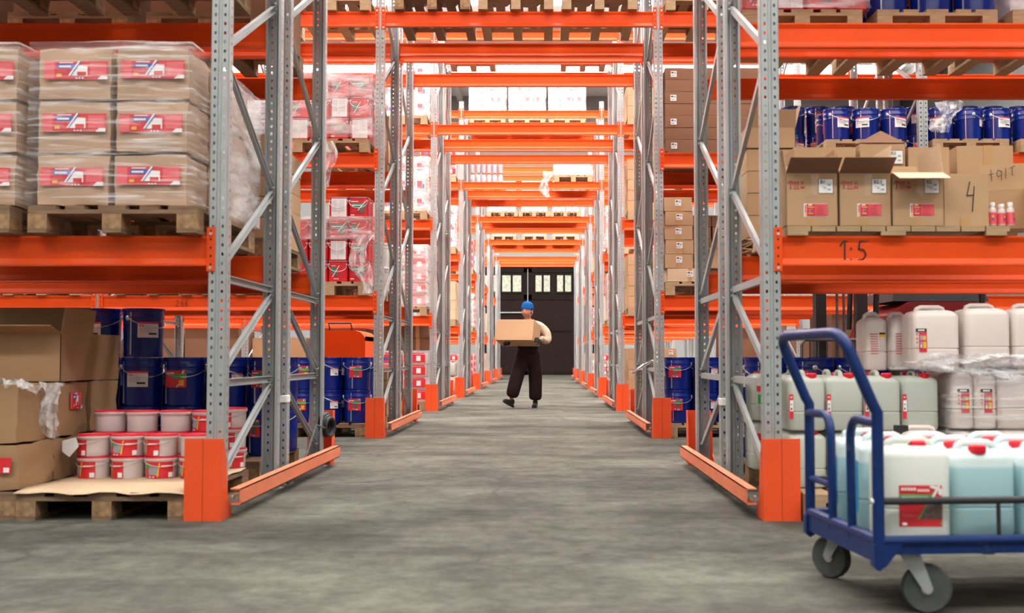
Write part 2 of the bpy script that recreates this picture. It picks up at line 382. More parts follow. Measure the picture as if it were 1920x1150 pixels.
def D_canister(w, h):
    it = [((-w*.5, h*.36, w*.5, h*.5), 'ink'), ((-w*.3, h*.40, w*.3, h*.46), 'white_label'), ((-w*.2, -h*.5, w*.5, h*.34), 'red_label'), ((-w*.12, h*.0, w*.42, h*.2), 'grey_label'),
          ((w*.15, h*.02, w*.4, h*.16), 'yellow_label'), ((-w*.12, -h*.34, w*.12, -h*.06), 'grey_label'), ((w*.16, -h*.34, w*.42, -h*.06), 'yellow_label'), ((-w*.1, -h*.3, w*.0, -h*.2), 'white_label')]
    it += [((-w*.48, h*(.2-.17*i), -w*.36, h*(.28-.17*i)), 'ink_red' if i < 3 else 'yellow_label') for i in range(4)]
    return it
def D_canister_text(w, h):
    it = [((w*.1, h*.3, w*.5, h*.5), 'yellow_label'), ((w*.1, h*.42, w*.5, h*.5), 'ink')]
    it += [((-w*.5, h*(.42-.11*i), w*(-.02 if i % 2 else .02), h*(.455-.11*i)), 'ink_red') for i in range(9)]
    it += [((w*.08, h*(.2-.09*i), w*(.5 if i % 2 else .38), h*(.22-.09*i)), 'grey_label') for i in range(7)]
    return it
def D_strip(w, h):
    return [((-w/2, -h/2, w/2, h/2), 'red_label'), ((-w*.3, -h*.2, w*.5, h*.25), 'white_label'), ((-w*.1, -h*.15, w*.2, -h*.05), 'ink'), ((-w*.1, h*.05, w*.2, h*.12), 'green_label'), ((-w*.2, h*.35, w*.2, h*.4), 'white_label')]
def D_cart(w, h):
    X = lambda a: (a-.5)*w
    Z = lambda a: (a-.5)*h
    it = [((X(0), Z(0), X(1), Z(1)), 'red_label'), ((X(.0), Z(.56), X(.78), Z(.78)), 'green_label'), (((X(.45), Z(.18)), (X(1), Z(.18)), (X(1), Z(.68)), (X(.74), Z(.7))), 'brown_label'),
          (((X(.43), Z(.18)), (X(.47), Z(.18)), (X(.83), Z(.84)), (X(.79), Z(.84))), 'green_label'), (((X(.68), Z(.58)), (X(.74), Z(.58)), (X(.96), Z(1)), (X(.90), Z(1))), 'white_label'),
          (((X(.9), Z(.8)), (X(.98), Z(.74)), (X(1), Z(.9)), (X(.92), Z(.95))), 'white_label'), (((X(.7), Z(.96)), (X(.84), Z(.9)), (X(.88), Z(.98)), (X(.74), Z(1))), 'white_label')]
    it += [((X(.05+.07*i), Z(.88), X(.1+.07*i), Z(.945)), 'white_label') for i in range(5)]
    it += [((X(.42+.055*i), Z(.855), X(.46+.055*i), Z(.91)), 'white_label') for i in range(5)]
    it += [((X(.04), Z(.7), X(.66), Z(.735)), 'white_label'), ((X(.04), Z(.6), X(.3), Z(.63)), 'white_label'), ((X(.04), Z(.3), X(.26), Z(.32)), 'pink_label'), ((X(.04), Z(.26), X(.4), Z(.28)), 'pink_label'),
           ((X(.05), Z(.05), X(.15), Z(.11)), 'white_label'), ((X(.93), Z(.06), X(.98), Z(.13)), 'green_label')]
    return it

# ---------------------------------------------------------------- kinds of goods
def arc(cx, cy, cz, r, a0, a1, n, plane='xz'):
    out = []
    for i in range(n+1):
        a = a0+(a1-a0)*i/n; c, s = r*math.cos(a), r*math.sin(a)
        out.append({'xz': (cx+c, cy, cz+s), 'xy': (cx+c, cy+s, cz), 'yz': (cx, cy+c, cz+s)}[plane])
    return out
def pail_tpl(Rr, H, kind, body='blue', label=(0.13, 0.10), lz=0.56, turn=0.0):
    b = MB()
    b.lathe([(Rr*.90, 0), (Rr*.925, .008), (Rr*.93, .02), (Rr*.965, H*.66), (Rr*.985, H*.67), (Rr*.985, H*.69), (Rr*.97, H*.70), (Rr*.975, H*.80), (Rr*.995, H*.81), (Rr*.995, H*.83), (Rr*.98, H*.84), (Rr*.985, H*.95)], 28, body)
    b.box(-.004, .004, Rr*.93, Rr*.985, .02, H*.92, 'bolt', Matrix.Rotation(2.6, 4, 'Z'))
    l = MB()
    l.lathe([(Rr*.985, H*.945), (Rr*1.0, H*.95), (Rr*1.0, H*.985), (Rr*.985, H), (Rr*.94, H), (Rr*.92, H*.975), (0.01, H*.972)], 28, body)
    for i in range(14):
        a = 2*PI*i/14; l.box(Rr*.97, Rr*1.005, -.012, .012, H*.955, H*1.0, body, Matrix.Rotation(a, 4, 'Z'))
    h = MB()
    pts = []
    for i in range(17):
        a = PI*i/16; pts.append((Rr*1.03*math.cos(a), -Rr*1.04*math.sin(a)*.97-.002, H*.80-.20*H*math.sin(a)))
    h.tube(pts, .0028, 'bolt', 6)
    for sx in (1, -1):
        h.lathe([(.018, 0), (.018, .006), (.009, .012)], 10, 'bolt', Matrix.Translation((sx*Rr*.985, 0, H*.80)) @ Matrix.Rotation(sx*PI/2, 4, 'Y'))
    d = MB()
    D = {'white': D_pail_white, 'red': D_pail_red, 'green': D_pail_green}[kind]
    decal(d, D(*label), Rc=Rr*.985, M=Matrix.Translation((0, 0, H*lz)))
    Mr = Matrix.Rotation(turn, 4, 'Z')
    return [('body', b.mesh(), (), None), ('lid', l.mesh()), ('label', d.mesh(smooth=0), (), Mr), ('handle', h.mesh(), (), Matrix.Rotation(turn*1.4+.35, 4, 'Z'))]
def mesh_join(tpl, name):
    """a far copy too small to show its parts: one mesh"""
    mb = MB()
    for p in tpl:
        M = p[3] if len(p) > 3 and p[3] else Matrix()
        me = p[1]
        if me: mb_add_mesh(mb, me, M)
        for q in (p[2] if len(p) > 2 and p[2] else ()): mb_add_mesh(mb, q[1], M @ (q[2] if len(q) > 2 else Matrix()))
    return mb.mesh(name)
def mb_add_mesh(mb, me, M):
    b = len(mb.v)
    for v in me.vertices: mb.v.append(tuple(M @ v.co))
    for p in me.polygons:
        mb.f.append(tuple(b+i for i in p.vertices)); mb.m.append(mb.mi(me.materials[p.material_index].name if me.materials else 'card'))
PAIL = {}
for k, (kd, lb, tn) in enumerate([('white', (.15, .11), .35), ('red', (.14, .12), -.3), ('green', (.17, .12), .1), ('white', (.15, .11), -.45), ('white', (.09, .08), .9)]):
    PAIL[k] = pail_tpl(.1435, .345, kd, 'blue', lb, .56, tn)
def tub_tpl(turn):
    r, H = .094, .122
    b = MB(); b.lathe([(r*.88, 0), (r*.90, .004), (r*.93, H*.78), (r*.98, H*.79), (r*.98, H*.84)], 26, 'tub_white')
    l = MB(); l.lathe([(r*1.0, H*.83), (r*1.02, H*.85), (r*1.02, H*.93)], 26, 'tub_white', close=False)
    l.lathe([(r*1.0, H*.93), (r*.98, H*1.0), (r*.90, H*1.0), (r*.88, H*.965), (.004, H*.965)], 26, 'red_lid')
    d = MB(); decal(d, D_tub(.17, H*.76), Rc=r*.945, M=Matrix.Translation((0, 0, H*.40)))
    h = MB(); h.tube([(r*1.0*math.cos(PI*i/14), -r*1.04*math.sin(PI*i/14), H*.8-.03*math.sin(PI*i/14)) for i in range(15)], .0022, 'tub_white', 5)
    return [('body', b.mesh()), ('lid', l.mesh(), (), None, 'red lid'), ('label', d.mesh(smooth=0), (), Matrix.Rotation(turn, 4, 'Z')), ('handle', h.mesh(), (), Matrix.Rotation(turn+.3, 4, 'Z'))]
TUB = [tub_tpl(t) for t in (-.75, -.55, .0, PI*.9, -1.0)]
def white_pail_tpl():
    r, H = .130, .285
    b = MB(); b.lathe([(r*.88, 0), (r*.9, .01), (r*.96, H*.78), (r*1.0, H*.79), (r*1.0, H*.82), (r*.97, H*.83), (r*.97, H*.9)], 22, 'white_plastic')
    l = MB(); l.lathe([(r*1.01, H*.9), (r*1.03, H*.91), (r*1.03, H*.96), (r*1.0, H), (.01, H)], 22, 'white_plastic')
    d = MB(); decal(d, [((-.09, -.08, .09, .08), 'white_label'), ((-.03, -.06, .05, .07), 'red_label'), ((-.08, -.06, -.06, .06), 'grey_label'), ((.055, -.05, .085, .02), 'blue_label'), ((.01, -.05, .04, .0), 'brown_label')], Rc=r*.97, M=Matrix.Translation((0, 0, H*.45)))
    return [('body', b.mesh()), ('lid', l.mesh()), ('label', d.mesh(smooth=0))]
WPAIL = white_pail_tpl()
def can_tpl(side, body='red'):
    w, H = .205, .222
    b = MB(); b.rings(w, w, .035, [(.004, 0), (.0, .004), (0, H*.96), (.0, H)], body)
    l = MB(); l.rings(w+.006, w+.006, .037, [(0, H*.97), (0, H), (.008, H), (.012, H*.975), (.06, H*.975)], 'bolt' if body == 'red' else body)
    d = MB()
    if side == 0:
        decal(d, [((-.07, -.03, -.005, .04), 'teal_label'), ((-.05, -.05, .0, .01), 'brown_label'), (((-.06, -.06), (-.052, -.06), (.02, .06), (.012, .06)), 'white_label'), ((-.04, -.085, -.03, -.075), 'white_label'), ((-.02, -.085, -.01, -.075), 'white_label'), ((0, -.085, .01, -.075), 'white_label'), ((-.07, .055, -.02, .06), 'white_label')], y=-w/2-.0005, M=Matrix.Translation((0, 0, H*.5)))
    elif side == 1:
        decal(d, [((-.075, -.1, .085, .095), 'white_label'), ((.0, -.1, .003, .095), 'grey_label')]+[((-.07+.08*c, .08-.012*i, -.015+.08*c, .083-.012*i), 'grey_label') for c in range(2) for i in range(11)], y=-w/2-.0005, M=Matrix.Translation((0, 0, H*.5)))
    else:
        decal(d, [((-.07, .0, .08, .045), 'teal_label'), ((-.065, .02, .04, .028), 'white_label'), ((.0, -.06, .07, .0), 'brown_label'), (((-.01, -.03), (.0, -.03), (.085, .07), (.075, .07)), 'white_label'), ((-.08, .06, .0, .068), 'white_label'), ((-.08, -.085, -.04, -.075), 'white_label'), ((-.06, -.03, -.01, -.026), 'pink_label'), ((-.06, -.045, -.02, -.041), 'pink_label')], y=-w/2-.0005, M=Matrix.Translation((0, 0, H*.5)))
    h = MB(); h.tube([(w*.49*math.cos(PI*i/12), -w*.5-.004-.004*math.sin(PI*i/12), H*.82-.075*math.sin(PI*i/12)) for i in range(13)], .0022, 'bolt', 5)
    for sx in (1, -1): h.lathe([(.012, 0), (.008, .006)], 8, 'bolt', Matrix.Translation((sx*w*.45, -w*.5, H*.82)) @ Matrix.Rotation(PI/2, 4, 'X'))
    return [('body', b.mesh()), ('lid', l.mesh()), ('label', d.mesh(smooth=0)), ('handle', h.mesh())]
CAN = [can_tpl(i) for i in range(3)]
LCAN = [can_tpl(1, 'lilac'), can_tpl(2, 'lilac')]
def jerry_tpl(w, d, h, mat, cap='red_lid', cap_at=(0, -.06), labels=(), rad=.035, handle='y'):
    b = MB()
    b.rings(w, d, rad, [(.012, 0), (.003, .006), (0, .02), (0, h*.32), (.003, h*.33), (.003, h*.345), (0, h*.355), (0, h*.86), (.006, h*.91), (.022, h*.955), (.045, h*.975)], mat, seg=5)
    for sx in (-1, 1):      # moulded grip walls and vertical ribs
        b.box(sx*w*.5-.002*sx, sx*w*.5+.002*sx, -d*.18, -d*.12, h*.1, h*.82, mat)
    hd = MB()
    zt = h*.975
    if handle == 'y': hd.tube([(0, d*.30, zt-.02), (0, d*.28, zt+.014), (0, d*.2, zt+.022), (0, .0, zt+.022), (0, -.02, zt+.014), (0, -.03, zt-.02)], [.016, .013, .011, .011, .013, .016], mat, 8)
    else: hd.tube([(-w*.32, 0, zt-.02), (-w*.28, 0, zt+.01), (-w*.2, 0, zt+.018), (w*.2, 0, zt+.018), (w*.28, 0, zt+.01), (w*.32, 0, zt-.02)], [.016, .014, .013, .013, .014, .016], mat, 8)
    c = MB()
    Mc = Matrix.Translation((cap_at[0], cap_at[1], zt-.012))
    c.lathe([(.026, 0), (.027, .002), (.027, .024), (.024, .028), (.001, .028)], 18, cap, Mc)
    for i in range(18): c.box(.026, .0285, -.0015, .0015, .003, .022, cap, Mc @ Matrix.Rotation(2*PI*i/18, 4, 'Z'))
    out = [('body', b.mesh()), ('handle', hd.mesh()), ('cap', c.mesh(), (), None, 'red screw cap' if cap == 'red_lid' else None)]
    for (items, face, off) in labels:
        l = MB()
        if face == 'front': M = Matrix.Translation((off[0], -d/2-.0008, off[1]))
        elif face == 'left': M = Matrix.Translation((-w/2-.0008, off[0], off[1])) @ Matrix.Rotation(-PI/2, 4, 'Z')
        decal(l, items, M=M); out.append(('label', l.mesh(smooth=0)))
    return out
J_CART = [jerry_tpl(.235, .165, .315, 'can_white', cap_at=(0.03, 0), labels=[(D_cart(.142, .135), 'front', (.012, .115))], handle='x'),
          jerry_tpl(.215, .165, .30, 'can_blue', cap_at=(-.015, -.055), handle='x'),
          jerry_tpl(.215, .165, .315, 'can_blue', cap_at=(0.03, 0), labels=[([((-.05, -.09, .05, .09), 'sky_label'), ((-.04, .06, .03, .068), 'white_label'), ((.01, -.05, .03, -.04), 'white_label'), ((.01, -.07, .03, -.06), 'white_label')], 'left', (0, .15))], handle='x')]
J_CLEAR = [jerry_tpl(.196, .25, .298, 'can_clear', cap_at=(.03, -.085), labels=[(D_strip(.022, .13), 'front', (-.088, .13))]),
           jerry_tpl(.196, .25, .298, 'can_clear', cap_at=(.03, -.085), labels=[(D_pail_white(.05, .13)+[((-.025, .02, .025, .065), 'red_label'), ((-.02, -.055, .02, -.0), 'green_label')], 'front', (-.05, .16)), (D_pail_white(.05, .13)+[((-.025, .02, .025, .065), 'red_label'), ((-.02, -.055, .02, .0), 'brown_label')], 'front', (.045, .15))])]
J_WHITE = [jerry_tpl(.245, .25, .325, 'can_pink', cap='white_plastic', cap_at=(.05, .08), handle='x'),
           jerry_tpl(.245, .25, .325, 'can_pink', cap='white_plastic', cap_at=(.05, .08), labels=[(D_canister(.058, .125), 'front', (-.085, .155))], handle='x'),
           jerry_tpl(.12, .25, .31, 'can_pink', cap='white_plastic', cap_at=(.02, .08), labels=[(D_canister_text(.085, .125), 'front', (0, .15))], handle='x'),
           jerry_tpl(.12, .25, .31, 'can_pink', cap='white_plastic', cap_at=(.02, .08), labels=[(D_canister(.062, .125), 'front', (0, .15))], handle='x')]

def carton_mesh(w, d, h, mat='card', bulge=.004, seed=0, seam=True, dent=0.0):
    """a taped box: six softly bulged faces with a little wear at the corners"""
    rr = random.Random(seed); n = 5; mb = MB()
    off = {}
    def P(u, v, k, sgn):
        p = [0, 0, 0]; a, b = [(1, 2), (0, 2), (0, 1)][k]
        p[k] = sgn; p[a] = u; p[b] = v
        e = bulge*(1-u*u)*(1-v*v)*(0.6+0.4*math.sin(seed*3+k*2+sgn))
        key = (round(p[0], 3), round(p[1], 3), round(p[2], 3))
        if key not in off: off[key] = Vector([rr.uniform(-1, 1)*.0012 + rr.uniform(-1, 1)*dent for _ in range(3)])
        o = off[key]
        hs = (w/2-bulge, d/2-bulge, h/2-bulge*.3)
        q = [p[i]*hs[i] for i in range(3)]
        q[k] += sgn*(e if k != 2 else e*.3)
        return (q[0]+o.x, q[1]+o.y, q[2]+o.z+h/2)
    for k in range(3):
        for sgn in (-1, 1):
            vs = []; fs = []
            for i in range(n+1):
                for j in range(n+1): vs.append(P(-1+2*i/n, -1+2*j/n, k, sgn))
            for i in range(n):
                for j in range(n): fs.append((i*(n+1)+j, (i+1)*(n+1)+j, (i+1)*(n+1)+j+1, i*(n+1)+j+1))
            mb.add(vs, fs, mat)
    return mb
def carton_tpl(w, d, h, mat='card', bulge=.004, seed=0, label=None, tape=None, ship=False, dent=0.0, text=None):
    b = carton_mesh(w, d, h, mat, bulge, seed, dent=dent)
    out = [('body', b.mesh(smooth=60))]
    y = -d/2-.0008
    if label:
        l = MB(); decal(l, label[0], M=Matrix.Translation((label[1], y, label[2]))); out.append(('label', l.mesh(smooth=0)))
    if tape:
        t = MB(); M = Matrix.Translation((0, y-.0003, 0))
        for (x0, z0, x1, z1) in tape: t.box(x0, x1, -.0004, .0004, z0, z1, 'tape', M)
        if max(q[3] for q in tape) >= h-.001: t.box(tape[0][0], tape[0][2], 0, .04, h-.0005, h+.0005, 'tape', M)
        out.append(('tape', t.mesh(smooth=0)))
    if ship:
        l = MB(); a, z = ship; decal(l, [((-.032, -.032, .032, .032), 'white_label'), ((-.026, .008, .0, .022), 'ink'), ((.006, .0, .024, .02), 'grey_label'), ((-.026, -.02, .01, -.012), 'grey_label'), ((-.026, -.004, -.0, .0), 'grey_label')], M=Matrix.Translation((a, y-.001, z)))
        out.append(('shipping_label', l.mesh(smooth=0)))
    if text:
        t = MB(); text(t, y-.001); out.append(('handwriting', t.mesh(smooth=0)))
    return out

def pallet_parts(w=.8, d=1.2, h=.144, wood='wood', seed=0):
    rr = random.Random(seed)
    deck = MB()
    n = 5 if w < 1.5 else 12
    # top boards run along the long side (depth), stringers across
    for i in range(n):
        bw = .145 if i % 2 == 0 else .10
        x = -w/2+bw/2+(w-bw)*i/(n-1); deck.box(x-bw/2, x+bw/2, -d/2, d/2, h-.022, h-rr.uniform(0, .002), wood)
    for yy in (-d/2+.0725, 0, d/2-.0725): deck.box(-w/2, w/2, yy-.0725, yy+.0725, h-.044, h-.0225, wood)
    block = MB(); block.box(-.05, .05, -.0725, .0725, 0, .0775, 'wood_end' if wood == 'wood' else wood)
    skid = MB(); skid.box(-.05, .05, -d/2, d/2, 0, .022, wood)
    dm, bm, sm = deck.mesh(smooth=0), block.mesh(smooth=0), skid.mesh(smooth=0)
    out = [('deck', dm)]
    for x in (-w/2+.05, 0, w/2-.05):
        out.append(('skid', sm, (), Matrix.Translation((x, 0, 0))))
        for yy in (-d/2+.0725, 0, d/2-.0725): out.append(('block', bm, (), Matrix.Translation((x, yy, .022))))
    return out
# deck boards of a euro pallet seen from its narrow end run away from the aisle; load side faces the aisle
PALLET = pallet_parts(seed=1); PALLET_L = pallet_parts(wood='wood_light', seed=2)
PALLET_W = pallet_parts(w=.88, d=1.2, wood='wood', seed=3)
PALLET_FAR = mesh_join(PALLET_L, 'pallet')
PALLET_TPL = {'p': PALLET, 'l': PALLET_L, 'w': PALLET_W}

def wrap_mesh(w, d, h, mat, seed=0, bulge=.012, flare=.0, top=True, nx=14, nz=14, amp=.008):
    """stretch film round a load: a thin wrinkled skin, open below"""
    rr = random.Random(seed); mb = MB()
    per = [];
    def ring(z, t):
        out = []
        for (ax, ay, bx, by) in ((-1, -1, 1, -1), (1, -1, 1, 1), (1, 1, -1, 1), (-1, 1, -1, -1)):
            for i in range(nx):
                s = i/nx; u = ax+(bx-ax)*s; v = ay+(by-ay)*s
                e = bulge*(1-(2*s-1)**2)+amp*rr.uniform(-1, 1)
                nxn, nyn = (0, ay) if ay == by else (ax, 0)
                fl = 1+flare*max(0, (.25-t))*4
                out.append(((u*w/2+nxn*e)*fl, (v*d/2+nyn*e)*fl, z))
        return out
    vs = []; fs = []; N = 4*nx
    for j in range(nz+1):
        t = j/nz; vs += ring(t*h + (amp*rr.uniform(-1, 1)*.5), t)
    for j in range(nz):
        for i in range(N): fs.append((j*N+i, j*N+(i+1) % N, (j+1)*N+(i+1) % N, (j+1)*N+i))
    if top:
        b = len(vs); vs += [(p[0]*.8, p[1]*.8, h+.004) for p in vs[nz*N:(nz+1)*N]]
        for i in range(N): fs.append((nz*N+i, nz*N+(i+1) % N, b+(i+1) % N, b+i))
        fs.append(tuple(b+i for i in range(N)))
    mb.add(vs, fs, mat)
    return mb.mesh('wrap', 180)
def hang_mesh(w, h, seed=0, nx=7, nz=16, mat='film_hang'):
    rr = random.Random(seed); mb = MB(); vs = []; fs = []
    for j in range(nz+1):
        t = j/nz; c = .25*w*math.sin(t*5+seed)
        for i in range(nx+1):
            s = i/nx-.5; ww = w*(1-.35*t+.2*math.sin(9*t+seed))
            vs.append((c+s*ww, .03*math.sin(12*s+7*t+seed)+rr.uniform(-1, 1)*.01, -h*t+rr.uniform(-1, 1)*.01))
    for j in range(nz):
        for i in range(nx): fs.append((j*(nx+1)+i, (j+1)*(nx+1)+i, (j+1)*(nx+1)+i+1, j*(nx+1)+i+1))
    mb.add(vs, fs, mat); return mb.mesh('film', 180)

ORD = ['aisle', 'second', 'third', 'fourth', 'fifth', 'sixth', 'seventh', 'eighth', 'ninth']
TIER = ['bottom', 'second', 'third', 'fourth', 'fifth', 'sixth', 'seventh', 'eighth', 'ninth']
ROW = ['front', 'second', 'third', 'fourth', 'fifth']
def lab(look, place, t=None, c=None, r=None):
    s = look
    if t is not None: s += ', ' + TIER[t] + ' tier'
    if c is not None: s += ', ' + ORD[c] + ' column'
    if r is not None: s += ', ' + ROW[r] + ' row'
    return s + ', ' + place
CS, OS = 'cart side', 'opposite cart'
LV_ = [0, 1.49, 3.01, 4.53, 6.05]

def grid(name, pick, look, cat, group, place, x0, dx, nx, y0, dy, ny, z0, dz, nz, side=1, keep=None, jit=.004, rot=.03, lookf=None):
    """side=+1: columns run away from the aisle to +x; -1: to -x. x0 is the centre of the aisle column"""
    out = []
    for t in range(nz):
        for r in range(ny):
            for c in range(nx):
                if keep and not keep(c, r, t): continue
                tp = pick(c, r, t)
                M = TR(x0+side*dx*c+R.uniform(-jit, jit), y0+dy*r+R.uniform(-jit, jit), z0+dz*t, R.uniform(-rot, rot))
                lk = lookf(c, r, t) if lookf else look
                out.append(inst(name, tp, M, lab(lk, place, t if nz > 1 else None, c if nx > 1 else None, r if ny > 1 else None), cat, group))
    return out
def pallet(kind, x, y, z, label, group='wooden pallets on the racks', rz=0):
    return inst('wooden_pallet', PALLET_FAR if kind == 'far' else PALLET_TPL[kind], TR(x, y+.6, z+(.002 if z > 1 else 0), rz), label, 'pallet', group)
def wrap(x, y, z, w, d, h, mat, label, seed=0, **kw):
    for lv in LV_:
        if lv-.05 < z < lv+.15: h -= lv+.152-z; z = lv+.152
    o = ob('stretch_wrap', wrap_mesh(w, d, h, mat, seed, **kw), None, TR(x, y+d/2, z)); tag(o, label, 'plastic film'); return o

# ---------------------------------------------------------------- the room
f = MB(); n = 1; f.box(-17, 17, -12, 54, -.2, 0, 'concrete'); struct('floor', f)
c = MB(); c.box(-17, 17, -12, 54, 13.3, 13.5, 'wall_white')
for x in range(-16, 17, 4): c.box(x-.12, x+.12, -12, 53, 13.05, 13.3, 'wall_white')
struct('ceiling', c)
w = MB(); w.box(-17, -3.2, 53, 53.3, 0, 13.3, 'wall_grey'); w.box(2.6, 17, 53, 53.3, 0, 13.3, 'wall_grey'); w.box(-3.2, 2.6, 53, 53.3, 5.15, 13.3, 'wall_grey'); struct('wall_back', w)
w = MB(); w.box(-17.2, -17, -12, 54, 0, 13.3, 'wall_dark'); struct('wall_left', w)
w = MB(); w.box(17, 17.2, -12, 54, 0, 13.3, 'wall_dark'); struct('wall_right', w)
w = MB(); w.box(-17, 17, -12.3, -12, 0, 13.3, 'wall_dark'); struct('wall_front', w)
for k, yc in enumerate((-8.5, -3.5, 3.0, 10.2, 16.0, 21.9, 27.7, 33.5, 39.4, 46.5)):
    m = MB(); m.box(-15, 15, yc-.75, yc+.75, 12.95, 13.0, ['skylight_dim', 'skylight_front', 'skylight', 'skylight_mid'][k] if k < 4 else ('skylight' if k == 9 else 'skylight_far'))
    s = struct('window_%d' % (k+1), m)
    fr = MB()
    for a, b_ in ((-.85, -.75), (.75, .85)): fr.box(-15.1, 15.1, yc+a, yc+b_, 12.9, 13.1, 'wall_white')
    q = ob('window_frame', fr.mesh(smooth=0), s); q['kind'] = 'structure'
m = MB(); m.box(-14, 14, -11.98, -11.93, 5.0, 12.3, 'fill_panel_glow')  # unseen glowing panel added behind the camera to light the front faces
s = struct('window_11', m)
fr = MB()
for i in range(15): fr.box(-14+2*i-.05, -14+2*i+.05, -11.93, -11.87, 5, 12.3, 'galv')
q = ob('window_frame', fr.mesh(smooth=0), s); q['kind'] = 'structure'

# brown plank gate in the back wall
g = MB(); g.box(-3.2, 2.6, 53.05, 53.25, 0, 5.15, 'gate_trim'); door = struct('door_1', g)
def leaf(x0, x1, panes):
    b = MB(); n = int((x1-x0)/.12)
    for i in range(n):
        a = x0+(x1-x0)*i/n; b.box(a+.012, a+(x1-x0)/n-.012, 52.99, 53.04, .05, 3.55, 'gate')
    b.box(x0, x1, 53.0, 53.045, 0.0, 5.05, 'gate')
    for (a, c_) in ((x0, x0+.16), (x1-.16, x1)): b.box(a, c_, 52.96, 53.0, 0, 5.05, 'gate_trim')
    for (a, c_) in ((3.55, 3.8), (4.85, 5.05), (0, .18), (2.05, 2.15)): b.box(x0, x1, 52.96, 53.0, a, c_, 'gate_trim')
    o = ob('door_leaf', b.mesh(smooth=0), door); o['kind'] = 'structure'
    for (a, c_) in panes:
        fr = MB(); fr.box(a-.08, c_+.08, 52.95, 52.985, 3.85, 4.8, 'gate_trim'); mid = (a+c_)/2
        q = ob('window_frame', fr.mesh(smooth=0), o)
        gl = MB(); gl.box(a, mid-.05, 52.93, 52.948, 3.94, 4.71, 'dirty_glass'); gl.box(mid+.05, c_, 52.93, 52.948, 3.94, 4.71, 'dirty_glass')
        q2 = ob('pane', gl.mesh(smooth=0), o)
leaf(-3.1, -.80, [(-2.95, -2.2), (-1.98, -1.08)])
leaf(-.74, 2.5, [(-.40, .28), (.62, 1.28), (1.5, 2.2)])
b = MB(); b.bar((-2.2, 52.9, 2.95), (-.9, 52.9, 2.95), .05, .05, 'galv'); ob('crossbar', b.mesh(smooth=0), door)['label'] = 'pale steel crossbar'
b = MB(); b.tube([(-.77, 52.93, 3.2), (-.77, 52.93, 5.0)], .02, 'galv'); ob('lock_rod', b.mesh(), door)
t = MB()
for z in (11.5, 9.2): t.box(-17, 17, 52.9, 53.0, z, z+.08, 'galv')
struct('trim_1', t)

# ---------------------------------------------------------------- pallet racks
LV = [0, 1.49, 3.01, 4.53, 6.05]
XP = [-7.68, -4.715, -1.7485, 1.2185, 4.035, 6.85]
Y0 = lambda k: 5.98+5.83*k
PH = 6.25
def post_mesh(solid):
    P = [(-.034, .078), (-.0485, .074), (-.0485, .052), (-.0485, .040), (-.0485, .004), (-.0445, 0), (-.032, 0), (-.020, 0), (-.011, 0), (-.007, .006),
         (.007, .006), (.011, 0), (.020, 0), (.032, 0), (.0445, 0), (.0485, .004), (.0485, .040), (.0485, .052), (.0485, .074), (.034, .078)]
    holes = {2, 6, 12, 16}
    mb = MB(); pitch = .05; n = int(PH/pitch)
    for i in range(len(P)-1):
        a, b = P[i], P[i+1]
        if i in holes:
            z = 0.0
            for k in range(n):
                z1 = k*pitch+.033
                mb.add([(a[0], a[1], z), (b[0], b[1], z), (b[0], b[1], z1), (a[0], a[1], z1)], [(0, 1, 2, 3)], 'galv'); z = k*pitch+.05
            mb.add([(a[0], a[1], z), (b[0], b[1], z), (b[0], b[1], PH), (a[0], a[1], PH)], [(0, 1, 2, 3)], 'galv')
        else: mb.add([(a[0], a[1], 0), (b[0], b[1], 0), (b[0], b[1], PH), (a[0], a[1], PH)], [(0, 1, 2, 3)], 'galv')
    me = mb.mesh('post', 0)
    if solid:
        o = bpy.data.objects.new('t', me); COL.objects.link(o); s = o.modifiers.new('s', 'SOLIDIFY'); s.thickness = .002; s.offset = 0
        dg = bpy.context.evaluated_depsgraph_get(); me2 = bpy.data.meshes.new_from_object(o.evaluated_get(dg)); bpy.data.objects.remove(o); return me2
    return me
POST_S, POST = post_mesh(True), post_mesh(False)
m = MB(); m.box(-.075, .075, -.03, .11, 0, .006, 'galv'); m.lathe([(.01, .006), (.01, .02)], 6, 'bolt', TR(.06, .08, 0)); m.lathe([(.01, .006), (.01, .02)], 6, 'bolt', TR(-.06, .08, 0)); BASE = m.mesh(smooth=0)
D_ = 1.25
def brace_mesh(y0, z0, y1, z1):
    mb = MB(); a = Vector((0, y0, z0)); b = Vector((0, y1, z1)); d = (b-a).normalized(); nrm = Vector((0, -d.z, d.y))
    mb.bar(a, b, .004, .042, 'galv', upv=nrm)
    for s in (-1, 1):
        o = nrm*(.019*s)+Vector((.011, 0, 0)); mb.bar(a+o, b+o, .024, .004, 'galv', upv=nrm)
    for p in (a+d*.02, b-d*.02): mb.lathe([(.009, -.014), (.009, .03)], 6, 'bolt', Matrix.Translation(p) @ Matrix.Rotation(PI/2, 4, 'Y'))
    return mb.mesh(smooth=0)
ya, yb = .055, D_-.055
BR = [brace_mesh(ya, .70, yb, .70), brace_mesh(ya, 1.27, yb, 1.27), brace_mesh(ya, .17, yb, .67), brace_mesh(ya, .74, yb, 1.24)]
z = 1.32; k = 0
while z < PH-.7:
    BR.append(brace_mesh(ya if k % 2 == 0 else yb, z, yb if k % 2 == 0 else ya, z+.58)); z += .60; k += 1
BR.append(brace_mesh(ya, PH-.3, yb, PH-.3))
MIRY = Matrix(((1, 0, 0, 0), (0, -1, 0, D_), (0, 0, 1, 0), (0, 0, 0, 1)))
def mir(me):
    m2 = me.copy(); m2.transform(MIRY); m2.flip_normals(); return m2
BR_M = [mir(b) for b in BR]; POSTB, POSTB_S = mir(POST), mir(POST_S)
BASEB = mir(BASE)
BH = .16
prof = [(0, 0), (0, .010), (.016, .040), (.016, .125), (.003, .150), (.003, .16), (.047, .16), (.047, .150), (.034, .125), (.034, .040), (.05, .010), (.05, 0)]
BEAMS = {}
